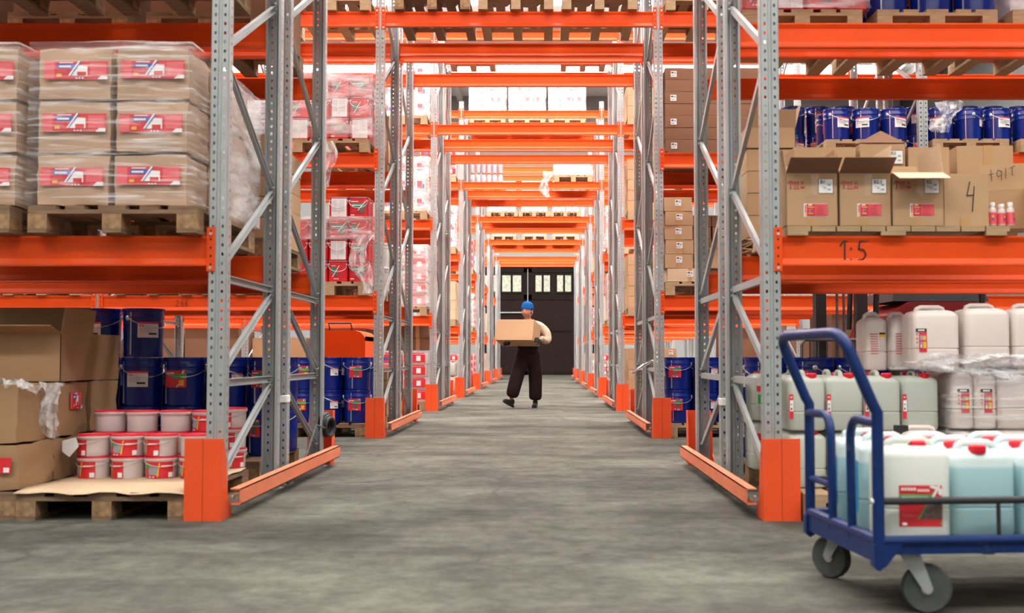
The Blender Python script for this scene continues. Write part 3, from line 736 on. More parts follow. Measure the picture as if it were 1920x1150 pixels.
def beam_mesh(L):
    if L not in BEAMS:
        mb = MB(); mb.prism(prof, 0, -L/2, L/2, 'orange'); BEAMS[L] = mb.mesh('beam', 0)
    return BEAMS[L]
def connector(sx, face):
    mb = MB(); h0, h1 = -.03, .205
    a, b_ = (0, .004) if face < 0 else (.046, .05)
    x0, x1 = (-.036, .008) if sx > 0 else (-.008, .036)
    yy = (-.006, -.002) if face < 0 else (.052, .056)
    mb.box(x0, x1, yy[0], yy[1], h0, h1, 'orange')
    xe = (.004, .008) if sx > 0 else (-.008, -.004)
    mb.box(xe[0], xe[1], -.004 if face < 0 else -.004, .054, h0, h1, 'orange')
    for i in range(5):
        zz = h0+.03+i*.045; yo = yy[0]-.001 if face < 0 else yy[1]
        xm = -.014 if sx > 0 else .014
        mb.box(xm-.005, xm+.005, yo, yo+.001, zz, zz+.012, 'ink')
    for zz in (h0+.018, h1-.035): mb.lathe([(.009, -.002), (.009, .006)], 8, 'bolt', TR(-.014 if sx > 0 else .014, yy[0] if face < 0 else yy[1], zz) @ Matrix.Rotation(PI/2 if face < 0 else -PI/2, 4, 'X'))
    return mb.mesh(smooth=0)
CON = {(sx, fc): connector(sx, fc) for sx in (1, -1) for fc in (1, -1)}
RN = ['first', 'second', 'third', 'fourth', 'fifth', 'sixth', 'seventh']
for k in range(7):
    for r in (0, 1):
        y = Y0(k)+1.45*r
        root = ob('pallet_rack', None, None, TR(0, y, 0)); root.empty_display_size = .1
        tag(root, 'steel pallet rack, %s row of the %s double rack from the cart' % ('near' if r == 0 else 'rear', RN[k]), 'pallet rack', 'steel pallet racks bridging the aisle')
        cols = [2, 3] if k == 0 else ([1, 2, 3, 4] if k in (1, 3, 4, 5, 6) else [0, 1, 2, 3, 4])
        if k == 1: cols = [0, 1, 2, 3, 4, 5]
        for ci in cols:
            solid = k == 0
            a = ob('upright', POST_S if solid else POST, root, TR(XP[ci], 0, 0)); ob('base_plate', BASE, a)
            a = ob('upright', POSTB_S if solid else POSTB, root, TR(XP[ci], 0, 0)); ob('base_plate', BASEB, a)
            if ci in (2, 3) or k in (1, 2):
                for me in (BR if r == 0 else BR_M):
                    if k > 4 and me in (BR[0], BR_M[0]): pass
                    ob('brace', me, root, TR(XP[ci]-.012, 0, 0))
        bays = {0: [(-7.68+2.967, -1.7485), (1.2185, 4.035)], 1: [(0, 1), (1, 2), (2, 3), (3, 4), (4, 5)], 2: [(0, 1), (1, 2), (2, 3), (3, 4)]}.get(k, [(1, 2), (2, 3), (3, 4)])
        for bay in bays:
            xa, xb = (bay if k == 0 else (XP[bay[0]], XP[bay[1]]))
            xa += .0485; xb -= .0485; L = round(xb-xa-.016, 4)
            for li in (1, 2, 3, 4):
                if k > 0 and bay == (2, 3) and li < 3: continue
                for (yo, fc) in ((-.002, -1), (D_-.048, 1)):
                    bm = ob('beam', beam_mesh(L), root, TR((xa+xb)/2, yo, LV[li]-BH))
                    if not (k == 0 and xa < 0): ob('connector', CON[(1, fc)], bm, TR(-(L+.016)/2, 0, 0))
                    if not (k == 0 and xa > 0): ob('connector', CON[(-1, fc)], bm, TR((L+.016)/2, 0, 0))
        if k == 0:
            # the overhead beams of the first rack start above the picture and shade it
            for li in (3, 4):
                xa, xb = XP[2]+.0485, XP[3]-.0485; L = round(xb-xa-.016, 4)
                for yo in (-.002, D_-.048): ob('beam', beam_mesh(L), root, TR((xa+xb)/2, yo, LV[li]-BH))
# writing on beams
def handwriting(fn, M, parent):
    t = MB(); fn(t); o = ob('handwriting', t.mesh(smooth=0), parent, M); return o
rk0 = [o for o in COL.objects if o.name.startswith('pallet_rack')][0]
rk1 = [o for o in COL.objects if o.name.startswith('pallet_rack')][2]
def w15(t):
    s = .0085
    stroke(t, [(-.065, .032), (-.055, .05), (-.04, .062), (-.042, -.045)], s, 'ink'); stroke(t, [(-.04, .062), (-.028, .055)], s*.8, 'ink')
    stroke(t, [(-.008, .02), (-.006, .012)], s, 'ink'); stroke(t, [(-.009, -.04), (-.008, -.047)], s, 'ink')
    stroke(t, [(.085, .062), (.04, .055), (.034, .015), (.06, .01), (.072, -.015), (.058, -.04), (.03, -.045)], s, 'ink')
handwriting(w15, TR(1.655, .0085, LV[1]-.085), rk0)
def w266(t):
    s = .004
    stroke(t, [(-.06, .02), (-.045, .035), (-.03, .02), (-.06, -.03), (-.03, -.03)], s, 'ink')
    for o_ in (.0, .045): stroke(t, [(.02+o_, .035), (-.005+o_, 0), (-.0+o_, -.028), (.02+o_, -.02), (.012+o_, .005), (-.002+o_, -.005)], s, 'ink')
handwriting(w266, TR(-3.83, .0085, LV[1]-.085), rk1)

# column guards: two folded orange plates joined by a low rail
def guard(side, k):
    xc = XP[2]-.003 if side < 0 else XP[3]+.003
    y = Y0(k); dy = 2.72+.22*2
    root = ob('column_guard', None, None, TR(xc, y-.2, 0)); root.empty_display_size = .05
    tag(root, 'orange column guard with low rail, %s one down the aisle, %s' % (RN[k], 'cart side' if side > 0 else 'opposite cart'), 'column guard', 'orange guards at the foot of the racks')
    me = GPL
    ob('guard_plate', me[0], root, TR(0, 0, 0)); ob('guard_plate', me[1], root, TR(0, dy-.04, 0))
    xr = .105*(-side)
    rl = MB(); x0, x1 = sorted((xr, xr-.055*side)); 
    rl.box(x1-.006 if side < 0 else x0, x1 if side < 0 else x0+.006, .14, dy-.16, .065, .15, 'orange_rail')
    rl.box(x0, x1, .14, dy-.16, .144, .15, 'orange_rail'); rl.box(x0, x1, .14, dy-.16, .065, .071, 'orange_rail')
    r_ = ob('rail', rl.mesh(smooth=0), root)
    bt = MB()
    for yy in (.165, dy-.2): bt.lathe([(.012, 0), (.012, .012)], 6, 'bolt', TR(xr, yy, .10) @ Matrix.Rotation(-side*PI/2, 4, 'Y'))
    ob('bolt', bt.mesh(smooth=0), root)
def gplate():
    mb = MB(); H = .42; hw = .095; T = .005
    mb.box(-hw, -.0012, 0, T, 0, H, 'orange_guard'); mb.box(.0012, hw, 0, T, 0, H, 'orange_guard'); mb.box(-.0012, .0012, .002, T, 0, H, 'ink')
    for s in (-1, 1):
        x0, x1 = (hw-T, hw) if s > 0 else (-hw, -hw+T)
        mb.prism([(T, 0), (.20, 0), (.195, .055), (.13, .09), (.10, .30), (.045, H), (T, H)], 0, x0, x1, 'orange_guard')
    return mb.mesh(smooth=0)
g1 = gplate(); g2 = g1.copy(); g2.transform(Matrix.Scale(-1, 4, (0, 1, 0))); g2.flip_normals(); GPL = (g1, g2)
for k in range(7): guard(-1, k); guard(1, k)

# ---------------------------------------------------------------- goods, first rack, across the aisle from the cart
G_CARD = 'taped cartons stored on the racks'
def side_decal(me_items, w, h, z, y, x):
    l = MB(); decal(l, me_items, M=Matrix.Translation((x, y, z)) @ Matrix.Rotation(PI/2, 4, 'Z')); return l.mesh(smooth=0)
pallet('w', -2.275, 5.80, 0, 'weathered pallet on the floor carrying small white tubs, opposite cart')
sh = MB(); n = 12; vs = []; fs = []
for j in range(n+1):
    for i in range(n+1):
        x = -2.72+.885*i/n; y = 5.775+1.2*j/n
        z = .154+.003*math.sin(i*1.3+j)*(1-j/n)+.003*R.random()
        if j == 0: z -= .012+.006*math.sin(i*1.7)
        vs += [(x+.01*math.sin(j*2), y+(.012*math.sin(i*1.1) if j == 0 else 0), z), ]
for j in range(n):
    for i in range(n): a = j*(n+1)+i; fs.append((a, a+1, a+n+2, a+n+1))
sh.add(vs, fs, 'card_light')
o = ob('cardboard_sheet', sh.mesh()); s = o.modifiers.new('t', 'SOLIDIFY'); s.thickness = .003
tag(o, 'buff cardboard sheet covering the pallet below the white tubs', 'cardboard')
def tub_keep(c, r, t): return (r == 0 and t < 2) or r == 1
grid('plastic_tub', lambda c, r, t: TUB[(c*2+r+t*3) % 5 if t < 2 else [3, 3, 3, 1][3-c]], 'small white tub with red lid', 'tub', 'small white tubs with red lids',
     'on pallet behind guard', -1.985, .194, 4, 6.42, .23, 2, .156, .124, 3, side=-1, keep=tub_keep, rot=.15)
for t in range(3): inst('plastic_tub', TUB[[2, 0, 4][t]], TR(-1.945, 7.0, .156+.124*t, .3), lab('white tub with red lid, seen between the frame braces', 'behind guard', t), 'tub', 'small white tubs with red lids')
o = MB(); o.add([(-.05, 0, .03), (.03, -.01, .05), (.055, -.03, 0), (.0, -.02, -.06), (-.05, -.0, -.03)], [(0, 1, 2, 3, 4)], 'white_label')
o = ob('paper_sheet', o.mesh(smooth=0), None, TR(-2.66, 6.33, .34)); s = o.modifiers.new('t', 'SOLIDIFY'); s.thickness = .001
tag(o, 'folded white paper stuck beside the small white tubs', 'paper')

pallet('w', -3.165, 5.82, 0, 'floor pallet under the crumpled tan cartons, opposite cart')
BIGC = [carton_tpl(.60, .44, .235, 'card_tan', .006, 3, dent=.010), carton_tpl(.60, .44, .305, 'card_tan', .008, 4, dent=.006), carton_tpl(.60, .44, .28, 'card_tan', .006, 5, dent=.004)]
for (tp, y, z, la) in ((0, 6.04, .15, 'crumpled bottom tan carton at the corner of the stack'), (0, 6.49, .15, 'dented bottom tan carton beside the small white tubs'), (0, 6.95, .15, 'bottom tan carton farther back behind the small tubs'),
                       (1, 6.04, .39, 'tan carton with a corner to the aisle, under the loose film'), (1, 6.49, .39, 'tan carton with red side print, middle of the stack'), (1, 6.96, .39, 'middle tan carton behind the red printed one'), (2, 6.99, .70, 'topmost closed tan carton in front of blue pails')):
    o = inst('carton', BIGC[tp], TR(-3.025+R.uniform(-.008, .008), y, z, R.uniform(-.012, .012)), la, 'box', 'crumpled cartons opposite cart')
    if 'red side' in la: ob('label', side_decal(D_carton(.15, .10), .15, .1, .20, -.02+.05, .308), o)
    if 'crumpled bottom' in la:
        l = MB(); decal(l, [((-.04, -.04, .04, .04), 'red_label'), ((0, -.035, .03, -.01), 'white_label')], M=Matrix.Translation((.23, -.2285, .13))); ob('label', l.mesh(smooth=0), o)
# an opened carton with flaps up
def open_box(w, d, h, mat, flaps, T=.004, front=True):
    b = MB(); 
    b.box(-w/2, w/2, -d/2, d/2, 0, T, mat)
    if front: b.box(-w/2, w/2, -d/2, -d/2+T, 0, h, mat)
    b.box(-w/2, w/2, d/2-T, d/2, 0, h, mat); b.box(-w/2, -w/2+T, -d/2, d/2, 0, h, mat); b.box(w/2-T, w/2, -d/2, d/2, 0, h, mat)
    out = [('body', b.mesh(smooth=0))]
    for (sd, ln, ang, mt) in flaps:   # ang from straight up, outward positive
        fm = MB(); s_, c_ = math.sin(ang), math.cos(ang)
        W = w if sd in 'fb' else d
        fm.add([(-W/2, 0, 0), (W/2, 0, 0), (W/2*.985, -s_*ln, c_*ln), (-W/2*.985, -s_*ln, c_*ln)], [(0, 1, 2, 3)], mt)
        fm.add([(-W/2, c_*T, s_*T), (W/2, c_*T, s_*T), (W/2*.985, -s_*ln+c_*T, c_*ln+s_*T), (-W/2*.985, -s_*ln+c_*T, c_*ln+s_*T)], [(3, 2, 1, 0)], mt)
        n0 = len(fm.v)-8
        for e in ((0, 1), (1, 2), (2, 3), (3, 0)): fm.f.append((n0+e[0], n0+e[1], n0+4+e[1], n0+4+e[0])); fm.m.append(fm.mi(mt))
        M = {'f': TR(0, -d/2, h), 'b': TR(0, d/2, h, PI), 'l': TR(-w/2, 0, h, -PI/2), 'r': TR(w/2, 0, h, PI/2)}[sd]
        out.append(('flap', fm.mesh(smooth=0), (), M))
    return out
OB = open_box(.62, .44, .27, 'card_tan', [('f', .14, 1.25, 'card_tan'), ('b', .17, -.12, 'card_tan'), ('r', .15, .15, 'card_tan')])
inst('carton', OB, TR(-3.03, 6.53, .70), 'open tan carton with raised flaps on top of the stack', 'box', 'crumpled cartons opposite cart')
o = ob('plastic_film', hang_mesh(.16, .30, 2), None, TR(-2.70, 6.15, .70, PI/2-.3)); tag(o, 'loose clear film trailing down the tan cartons', 'plastic film')
o = ob('plastic_film', hang_mesh(.14, .34, 5), None, TR(-2.74, 5.80, .71, .1, 1.35)); tag(o, 'crinkled clear film lying over the corner carton top', 'plastic film')

pk = lambda c, r, t: PAIL[(c*3+r*2+t*5+1) % 5]
GP = 'blue metal pails with wire handles'
def pails(x0, y0, z0, nx, ny, nz, side, place, keep=None, look='glossy blue metal pail', dx=.302):
    return grid('metal_pail', pk, look, 'pail', GP, place, x0, dx, nx, y0, .31, ny, z0, .347, nz, side, keep, rot=.4)
pallet('p', -2.3, 7.52, 0, 'floor pallet holding blue pails, first rack rear row opposite cart')
pallet('p', -3.2, 7.52, 0, 'second floor pallet of blue pails, first rack opposite cart')
pails(-1.965, 8.02, .146, 5, 2, 3, -1, 'behind white tubs', lambda c, r, t: t < 2 or (c > 2 and r == 0))

# wrapped printed cartons on the first beams
pallet('w', -2.265, 5.84, 1.49, 'pallet on orange beam under three tiers of printed cartons')
pallet('p', -3.20, 5.84, 1.49, 'pallet under the outermost printed cartons cut by the picture edge')
PC = [carton_tpl(.405, .39, .276, 'card_pink', .015, s, label=(D_carton(.335, .098), .005*s-.01, .155+.004*(s % 2)), dent=.005) for s in (1, 2, 3, 4)]
grid('carton', lambda c, r, t: PC[(c+r*2+t) % 4], 'film wrapped tan carton with red print', 'box', 'printed cartons wrapped on orange beam', 'upper orange beam',
     -2.075, .413, 2, 6.06, .4, 3, 1.636, .283, 3, -1, rot=.012, keep=lambda c, r, t: c == 0 or r == 0)
grid('carton', lambda c, r, t: PC[(c+r*2+t+1) % 4], 'wrapped printed tan carton', 'box', 'printed cartons wrapped at the picture edge', 'outer pallet at picture edge',
     -2.985, .413, 2, 6.06, .4, 2, 1.636, .283, 3, -1, rot=.012, keep=lambda c, r, t: c == 0 or r == 0)
wrap(-2.283, 5.835, 1.60, .86, 1.23, .90, 'film', 'clear film around the printed tan cartons on the orange beam', 3, bulge=.014, flare=.01)
wrap(-1.819, 6.10, 1.655, .022, 1.0, .82, 'film_thick', 'bunched shiny film on the aisle side of the printed cartons', 4, bulge=.006, amp=.007, top=False, nx=12)
wrap(-3.19, 5.835, 1.60, .85, 1.2, .90, 'film', 'clear film around the outer printed cartons', 5, bulge=.014, flare=.01)
SC_ = [carton_tpl(.38, .36, .138, 'card', .003, 20+s, tape=[(-.025, .02, .025, .138)] if s == 1 else None) for s in range(3)]
pallet('p', -2.27, 7.42, 1.49, 'pallet under low tan cartons, first rack rear row')
grid('carton', lambda c, r, t: SC_[(c+r+t) % 3], 'low plain tan carton', 'box', 'low plain cartons in the rear row', 'behind printed cartons', -2.055, .39, 1, 7.63, .37, 3, 1.636, .141, 5, -1, rot=.01)
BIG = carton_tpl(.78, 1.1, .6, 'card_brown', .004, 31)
for i, x in enumerate((-2.27, -3.2, -4.12)):  # unseen cartons added on these pallets to block light from above
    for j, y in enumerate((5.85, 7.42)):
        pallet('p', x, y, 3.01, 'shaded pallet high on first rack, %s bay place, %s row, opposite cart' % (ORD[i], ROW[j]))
        inst('carton', BIG, TR(x, y+.6, 3.156), 'unseen brown carton added to block light, %s bay place, %s row, opposite cart' % (ORD[i], ROW[j]), 'box')

# ---------------------------------------------------------------- first rack, cart side
pallet('l', 1.73, 5.72, 0, 'floor pallet under clear jerrycans behind the blue cart')
pallet('l', 2.66, 5.72, 0, 'floor pallet under wrapped white canisters behind the blue cart')
GJ = 'clear jerrycans with red caps'
grid('jerrycan', lambda c, r, t: J_CLEAR[0], 'cloudy clear jerrycan with red cap', 'jerrycan', GJ, 'behind cart handle', 1.405, .2, 4, 6.10, .26, 2, .146, .302, 2, 1, rot=.02, keep=lambda c, r, t: not (t == 0 and c == 3 and r == 0))
grid('jerrycan', lambda c, r, t: J_CLEAR[1], 'clear jerrycan with two red labels', 'jerrycan', 'labelled jerrycans seen behind the frame', 'behind rack braces', 1.385, .2, 2, 7.06, .26, 1, .146, .302, 2, 1, rot=.02)
inst('jerrycan', J_WHITE[0], TR(1.96, 5.87, .146, .03, s=.98), 'single opaque white canister with dark handle end, before the clear jerrycans', 'jerrycan')
b = MB(); b.box(-.03, .03, -.03, .03, 0, .045, 'black'); o = ob('plastic_clip', b.mesh(smooth=0), None, TR(1.86, 5.86, .44, 0)); tag(o, 'black plastic clip on top of the single white canister', 'clip')
GW = 'opaque white canisters on the wrapped pallet'
grid('jerrycan', lambda c, r, t: J_WHITE[3], 'narrow white canister with red label', 'jerrycan', GW, 'under the film', 2.225, .124, 2, 6.09, .26, 2, .146, .312, 2, 1, rot=.01, keep=lambda c, r, t: True)
grid('jerrycan', lambda c, r, t: J_WHITE[0], 'broad blank white canister', 'jerrycan', GW, 'under the film', 2.54, .25, 3, 6.09, .26, 2, .146, .312, 2, 1, rot=.01, lookf=lambda c, r, t: 'broad blank white canister')
for i, (x, y, k_) in enumerate(((1.875, 6.42, 2), (1.998, 6.36, 2))):
    inst('jerrycan', J_WHITE[k_], TR(x, y, .765), ['slim canister with red text, first of the uppermost tier', 'slim canister with red text, second of the uppermost tier'][i], 'jerrycan', GW)
for i, x in enumerate((2.10, 2.37, 2.63, 2.88)):
    inst('jerrycan', J_WHITE[1 if i == 0 else 0], TR(x, 6.10, .785 if i else .775, R.uniform(-.02, .02)), ['labelled broad white canister standing above the film', 'blank white canister beside the labelled one above film', 'blank white canister, third above the film', 'blank white canister, fourth above the film at the edge'][i], 'jerrycan', GW)
wrap(2.665, 5.925, .12, 1.04, .60, .67, 'film', 'clear film around the white canister pallet', 8, bulge=.008, amp=.005, top=False)
o = ob('plastic_film', hang_mesh(.9, .14, 9, nx=16), None, TR(2.45, 5.93, .86, 0, .15)); tag(o, 'ruffled film edge round the uppermost white canisters', 'plastic film')
pallet('p', 1.75, 7.42, 0, 'floor pallet of blue pails behind the clear jerrycans')
pallet('p', 2.65, 7.42, 0, 'second floor pallet of blue pails behind the canisters')
pails(1.50, 7.62, .146, 5, 2, 2, 1, 'behind clear jerrycans')
bl = MB()
for i in range(9): bl.box(1.30+i*.133, 1.30+i*.133+.125, 5.96, 6.95, 1.512, 1.54, 'wood_light')
for (a, b_) in ((1.30, 1.41), (1.80, 1.93), (2.36, 2.47)): bl.box(a, b_, 5.95, 6.98, 1.49, 1.5119, 'wood_light')
o = ob('wooden_pallet', bl.mesh(smooth=0)); tag(o, 'thin pale board pallet under opened cartons on marked beam', 'pallet', 'wooden pallets on the racks')
def ship_label(t, w=.075, h=.075, s='B1', x=0, z=0, y=0):
    M = Matrix.Translation((x, y, z))
    decal(t, [((-w/2-.004, -h/2-.004, w/2+.004, h/2+.004), 'card_brown'), ((-w/2, -h/2, w/2, h/2), 'white_label'), ((w*.14, h*.02, w*.36, h*.16), 'grey_label'), ((w*.12, -h*.3, w*.36, -h*.2), 'grey_label'), ((-w*.36, -h*.06, -w*.02, -h*.03), 'grey_label'), ((-w*.14, -h*.18, 0, -h*.13), 'ink'), ((w*.05, -h/2, w*.06, h/2), 'grey_label')], M=M)
    text_into(t, s, x-w*.42, z+h*.18, h*.36, 'ink', y=y-.006); text_into(t, s, x-w*.42+.0008, z+h*.18, h*.36, 'ink', y=y-.0061)
def D_shop(w, h):
    X = lambda a: (a-.5)*w
    Z = lambda a: (a-.5)*h
    it = [((X(0), Z(0), X(1), Z(1)), 'white_label'), ((X(.04), Z(.04), X(.1), Z(.25)), 'yellow_label'), ((X(.04), Z(.3), X(.1), Z(.9)), 'pink_label'), ((X(.12), Z(.05), X(1), Z(.97)), 'red_label'), ((X(.46), Z(.08), X(.98), Z(.93)), 'pink_label'),
          ((X(.18), Z(.84), X(.34), Z(.93)), 'white_label'), ((X(.16), Z(.68), X(.42), Z(.76)), 'yellow_label'), ((X(.2), Z(.3), X(.36), Z(.62)), 'pink_label'), ((X(.28), Z(.34), X(.35), Z(.5)), 'blue_label'), ((X(.18), Z(.2), X(.38), Z(.28)), 'yellow_label')]
    it += [((X(.5), Z(.14+.11*i), X(.9-.05*(i % 3)), Z(.17+.11*i)), 'red_label') for i in range(7)]
    return it
def care_marks(t, x, z, y):
    s = .004
    stroke(t, [(x-.038, z+.008), (x-.032, z+.018), (x-.024, z+.021), (x-.016, z+.018), (x-.010, z+.008)], .006, 'ink_red', y)
    for a in (0, .014): stroke(t, [(x+a-.005, z+.012), (x+a, z+.021), (x+a+.005, z+.012)], .003, 'ink_red', y); stroke(t, [(x-.024, z+.02), (x-.024, z-.018), (x-.03, z-.02)], s, 'ink_red', y)
    for a in (0, .014): stroke(t, [(x+a, z+.02), (x+a, z-.014)], s, 'ink_red', y)
    stroke(t, [(x-.008, z-.019), (x+.022, z-.019)], s, 'ink_red', y)
    stroke(t, [(x+.033, z+.02), (x+.048, z+.005)], s, 'ink_red', y); stroke(t, [(x+.048, z+.02), (x+.033, z+.005)], s, 'ink_red', y); stroke(t, [(x+.034, z-.012), (x+.048, z-.012)], .012, 'ink_red', y)
FL = {0: [('f', .13, 1.05, 'card_brown'), ('l', .13, .12, 'card'), ('r', .13, .1, 'card'), ('b', .13, .6, 'card')],  # light painted into front flaps: brown for shaded underside, pale where lit
      1: [('f', .13, 1.05, 'card_brown'), ('l', .13, .2, 'card'), ('r', .15, .05, 'card_light'), ('b', .13, .7, 'card')],
      2: [('f', .13, 1.95, 'card_light'), ('r', .16, -.1, 'card_light'), ('b', .13, .6, 'card')]}
for i, (xc, s_) in enumerate(((1.437, 'B1'), (1.724, 'B2.1'), (2.008, 'B2'))):
    tp = open_box(.276, .36, .285, 'card', FL[i])
    r_ = inst('carton', tp, TR(xc, 6.16, 1.543, R.uniform(-.01, .01)), ['open carton with short-coded white label, aisle end of the board', 'open carton with code B2.1 on its white label', 'open carton with pale flap folded down, beside the figure-four carton'][i], 'box', 'opened cartons on the marked beam')
    y = -.18-.001
    t = MB(); ship_label(t, s=s_, x=.075, z=.215, y=y); ob('shipping_label', t.mesh(smooth=0), r_)
    t = MB(); decal(t, D_shop(.128, .072), M=Matrix.Translation((.02, y, .085))); ob('label', t.mesh(smooth=0), r_)
    t = MB(); care_marks(t, -.09, .22, y-.001); ob('care_marks', t.mesh(smooth=0), r_)
    t = MB(); t.box(-.03, .015, y-.0006, y, 0, .035, 'tape'); ob('tape', t.mesh(smooth=0), r_); t = MB(); t.box(-.005, .04, y-.0004, y, .16, .28, 'tape_clear'); ob('tape', t.mesh(smooth=0), r_)
def four(t, y):
    s = .0055
    stroke(t, [(-.012+.03, .24), (-.028+.03, .165), (.04, .168)], s, 'ink', y); stroke(t, [(.042, .215), (.036, .15), (.030, .08)], s, 'ink', y)
tp = carton_tpl(.245, .36, .285, 'card', .003, 41, tape=[(-.035, .0, .01, .05)], text=four)
inst('carton', tp, TR(2.272, 6.17, 1.543), 'closed tan carton with a handwritten black figure 4', 'box', 'opened cartons on the marked beam')
# slit open carton with upright back and handwriting, holding bottles
tp = open_box(.24, .26, .25, 'card', [('b', .15, .12, 'card')], front=False)
bx = inst('carton', tp, TR(2.565, 6.235, 1.543, -.40), 'slit open carton with scrawled upright flap, holding small bottles', 'box', 'opened cartons on the marked beam')
def scrawl(t):
    s = .004; y = 0
    stroke(t, [(-.06, .045), (-.055, -.02)], s, 'ink', y); stroke(t, [(-.07, .015), (-.045, .02)], s, 'ink', y)
    stroke(t, [(-.005, .03), (-.02, .04), (-.03, .02), (-.02, 0), (-.003, .012), (-.003, .035), (-.004, -.02)], s, 'ink', y)
    stroke(t, [(.02, .05), (.018, -.01)], s, 'ink', y); stroke(t, [(.04, .045), (.07, .06)], s, 'ink', y); stroke(t, [(.055, .052), (.052, .01), (.06, .005)], s, 'ink', y)
t = MB(); scrawl(t); ob('handwriting', t.mesh(smooth=0), bx, TR(0, .12, .325, 0, -.12))
def bottle_tpl():
    b = MB(); b.lathe([(.019, 0), (.021, .004), (.021, .075), (.019, .088), (.011, .1), (.011, .104)], 18, 'bottle_clear')
    c_ = MB(); c_.lathe([(.0135, 0), (.0135, .018), (.012, .02), (.001, .02)], 16, 'white_plastic')
    l = MB(); l.lathe([(.0214, .008), (.0214, .07)], 18, 'pink_label', close=False); decal(l, [((-.012, -.02, .004, .02), 'red_label'), ((-.01, .005, .002, .012), 'yellow_label'), ((-.01, -.012, -.002, 0), 'blue_label')], Rc=.0216, M=Matrix.Translation((0, 0, .04)))
    return [('body', b.mesh()), ('cap', c_.mesh(), (), Matrix.Translation((0, 0, .102)), 'white cap'), ('label', l.mesh())]
BT = bottle_tpl()
for i, (x, y, s_) in enumerate(((2.425, 6.03, 1.0), (2.472, 6.02, .92), (2.522, 6.03, 1.0), (2.50, 6.10, .98))):
    inst('plastic_bottle', BT, TR(x, y, 1.548, .5*i, s=s_*1.05), ['small bottle with pink label, touching the figure-four carton', 'short small bottle, between its two taller neighbours', 'small pink labelled bottle, outermost of the trio', 'small bottle standing behind the trio'][i], 'bottle', 'small bottles on the marked beam')
inst('carton', carton_tpl(.3, .36, .285, 'card', .003, 43), TR(2.90, 6.18, 1.543), 'tan carton at the picture edge beside the small bottles', 'box', 'opened cartons on the marked beam')
# second row of cartons behind them
for i, (xa, xb, z0, h, dp, ym) in enumerate(((1.44, 1.80, 1.543, .26, .3, 6.56), (1.82, 2.085, 1.543, .26, .3, 6.56), (2.10, 2.34, 1.543, .26, .3, 6.56), (2.36, 2.75, 1.543, .29, .3, 6.62),
                                    (1.44, 1.80, 1.806, .245, .3, 6.56), (1.82, 2.085, 1.806, .265, .3, 6.56), (2.10, 2.34, 1.806, .245, .3, 6.56), (2.43, 2.76, 1.836, .245, .28, 6.66))):
    kw = {}
    if i == 7: kw['tape'] = [(-.01, 0, .045, .245)]
    tp = carton_tpl(xb-xa, dp, h, 'card', .003, 50+i, **kw)
    r_ = inst('carton', tp, TR((xa+xb)/2, ym, z0, R.uniform(-.01, .01) if i != 7 else -.06),
         ['lower wide carton behind the aisle end opened carton', 'lower carton hidden behind the B2.1 carton', 'lower carton behind the pale flap carton', 'lower carton behind the figure-four carton',
          'upper wide plain carton behind the aisle end opened carton', 'upper carton with white B3 label and tented flaps', 'upper plain carton between labelled and taped ones', 'upper carton with wide brown tape, partly turned'][i], 'box', 'cartons in the second row on the marked beam')
    if i == 5:
        t = MB(); ship_label(t, s='B3', x=.075, z=.185, y=-.155); decal(t, [((-.02, .03, .11, .06), 'red_label')], y=-.1545); ob('shipping_label', t.mesh(smooth=0), r_)
        fl = MB(); fl.add([(-.13, -.15, .27), (.13, -.15, .27), (.02, -.05, .36), (-.1, .1, .30), (-.05, -.13, .27), (.13, .12, .27)], [(0, 1, 2), (0, 2, 3), (1, 5, 2), (2, 5, 3)], 'card_brown'); ob('flap', fl.mesh(smooth=0), r_)
TC = [carton_tpl(.325, .36, .146, 'card', .003, 60+s) for s in range(3)]
pallet('p', 1.77, 7.40, 1.49, 'pallet under the low cartons beside the marked beam')
grid('carton', lambda c, r, t: TC[(c+r+t) % 3], 'low wide tan carton', 'box', 'low cartons behind the opened ones', 'behind opened cartons', 1.515, .333, 3, 7.60, .37, 2, 1.636, .149, 4, 1, rot=.01, keep=lambda c, r, t: c == 0 or r == 0)
tp = open_box(.33, .36, .14, 'card', [('f', .12, .35, 'card'), ('r', .16, .25, 'card_light')])
inst('carton', tp, TR(1.515, 7.60, 2.233), 'open low carton on top of the stack beside the uprights', 'box', 'low cartons behind the opened ones')
cb = MB(); 
for i in range(5): cb.box(-.15+.01*i, .15-.02*i, -.12, .12, .02*i, .02*i+.006, 'card', Matrix.Rotation(.15*math.sin(i*2), 4, 'X'))
o = ob('cardboard_scraps', cb.mesh(smooth=0), None, TR(1.45, 7.28, 1.52, .2)); tag(o, 'torn cardboard scraps lying on the shaded rear beam', 'cardboard')
# upper loads of the first rack
pallet('l', 1.72, 7.36, 3.01, 'high pallet with wrapped red cans, first rack cart side')
grid('metal_can', lambda c, r, t: CAN[(c+t) % 3], 'red square can under film', 'can', 'red square cans high on first rack', 'high above opened cartons', 1.43, .21, 4, 7.48, .21, 2, 3.158, .224, 2, 1, rot=.02)
wrap(1.745, 7.355, 3.12, .86, .46, .52, 'film_thick', 'clear film round the high red cans, first rack', 12)
pallet('l', 2.62, 7.36, 3.01, 'high pallet with large blue pails, first rack cart side')
pails(2.33, 7.55, 3.156, 3, 2, 2, 1, 'high over the marked beam')
pallet('l', 3.52, 7.36, 3.01, 'high pallet with greyish wrapped load, first rack cart side')
BIGW = carton_tpl(.72, .5, .5, 'lilac', .006, 33)
inst('carton', BIGW, TR(3.52, 7.75, 3.158), 'grey film covered block beside the large blue pails', 'box')
wrap(3.52, 7.40, 3.12, .80, .80, .56, 'film_thick', 'dark glossy film round the grey block, high cart side', 13)
BIGB = carton_tpl(.78, 1.1, .5, 'card_brown', .004, 34)

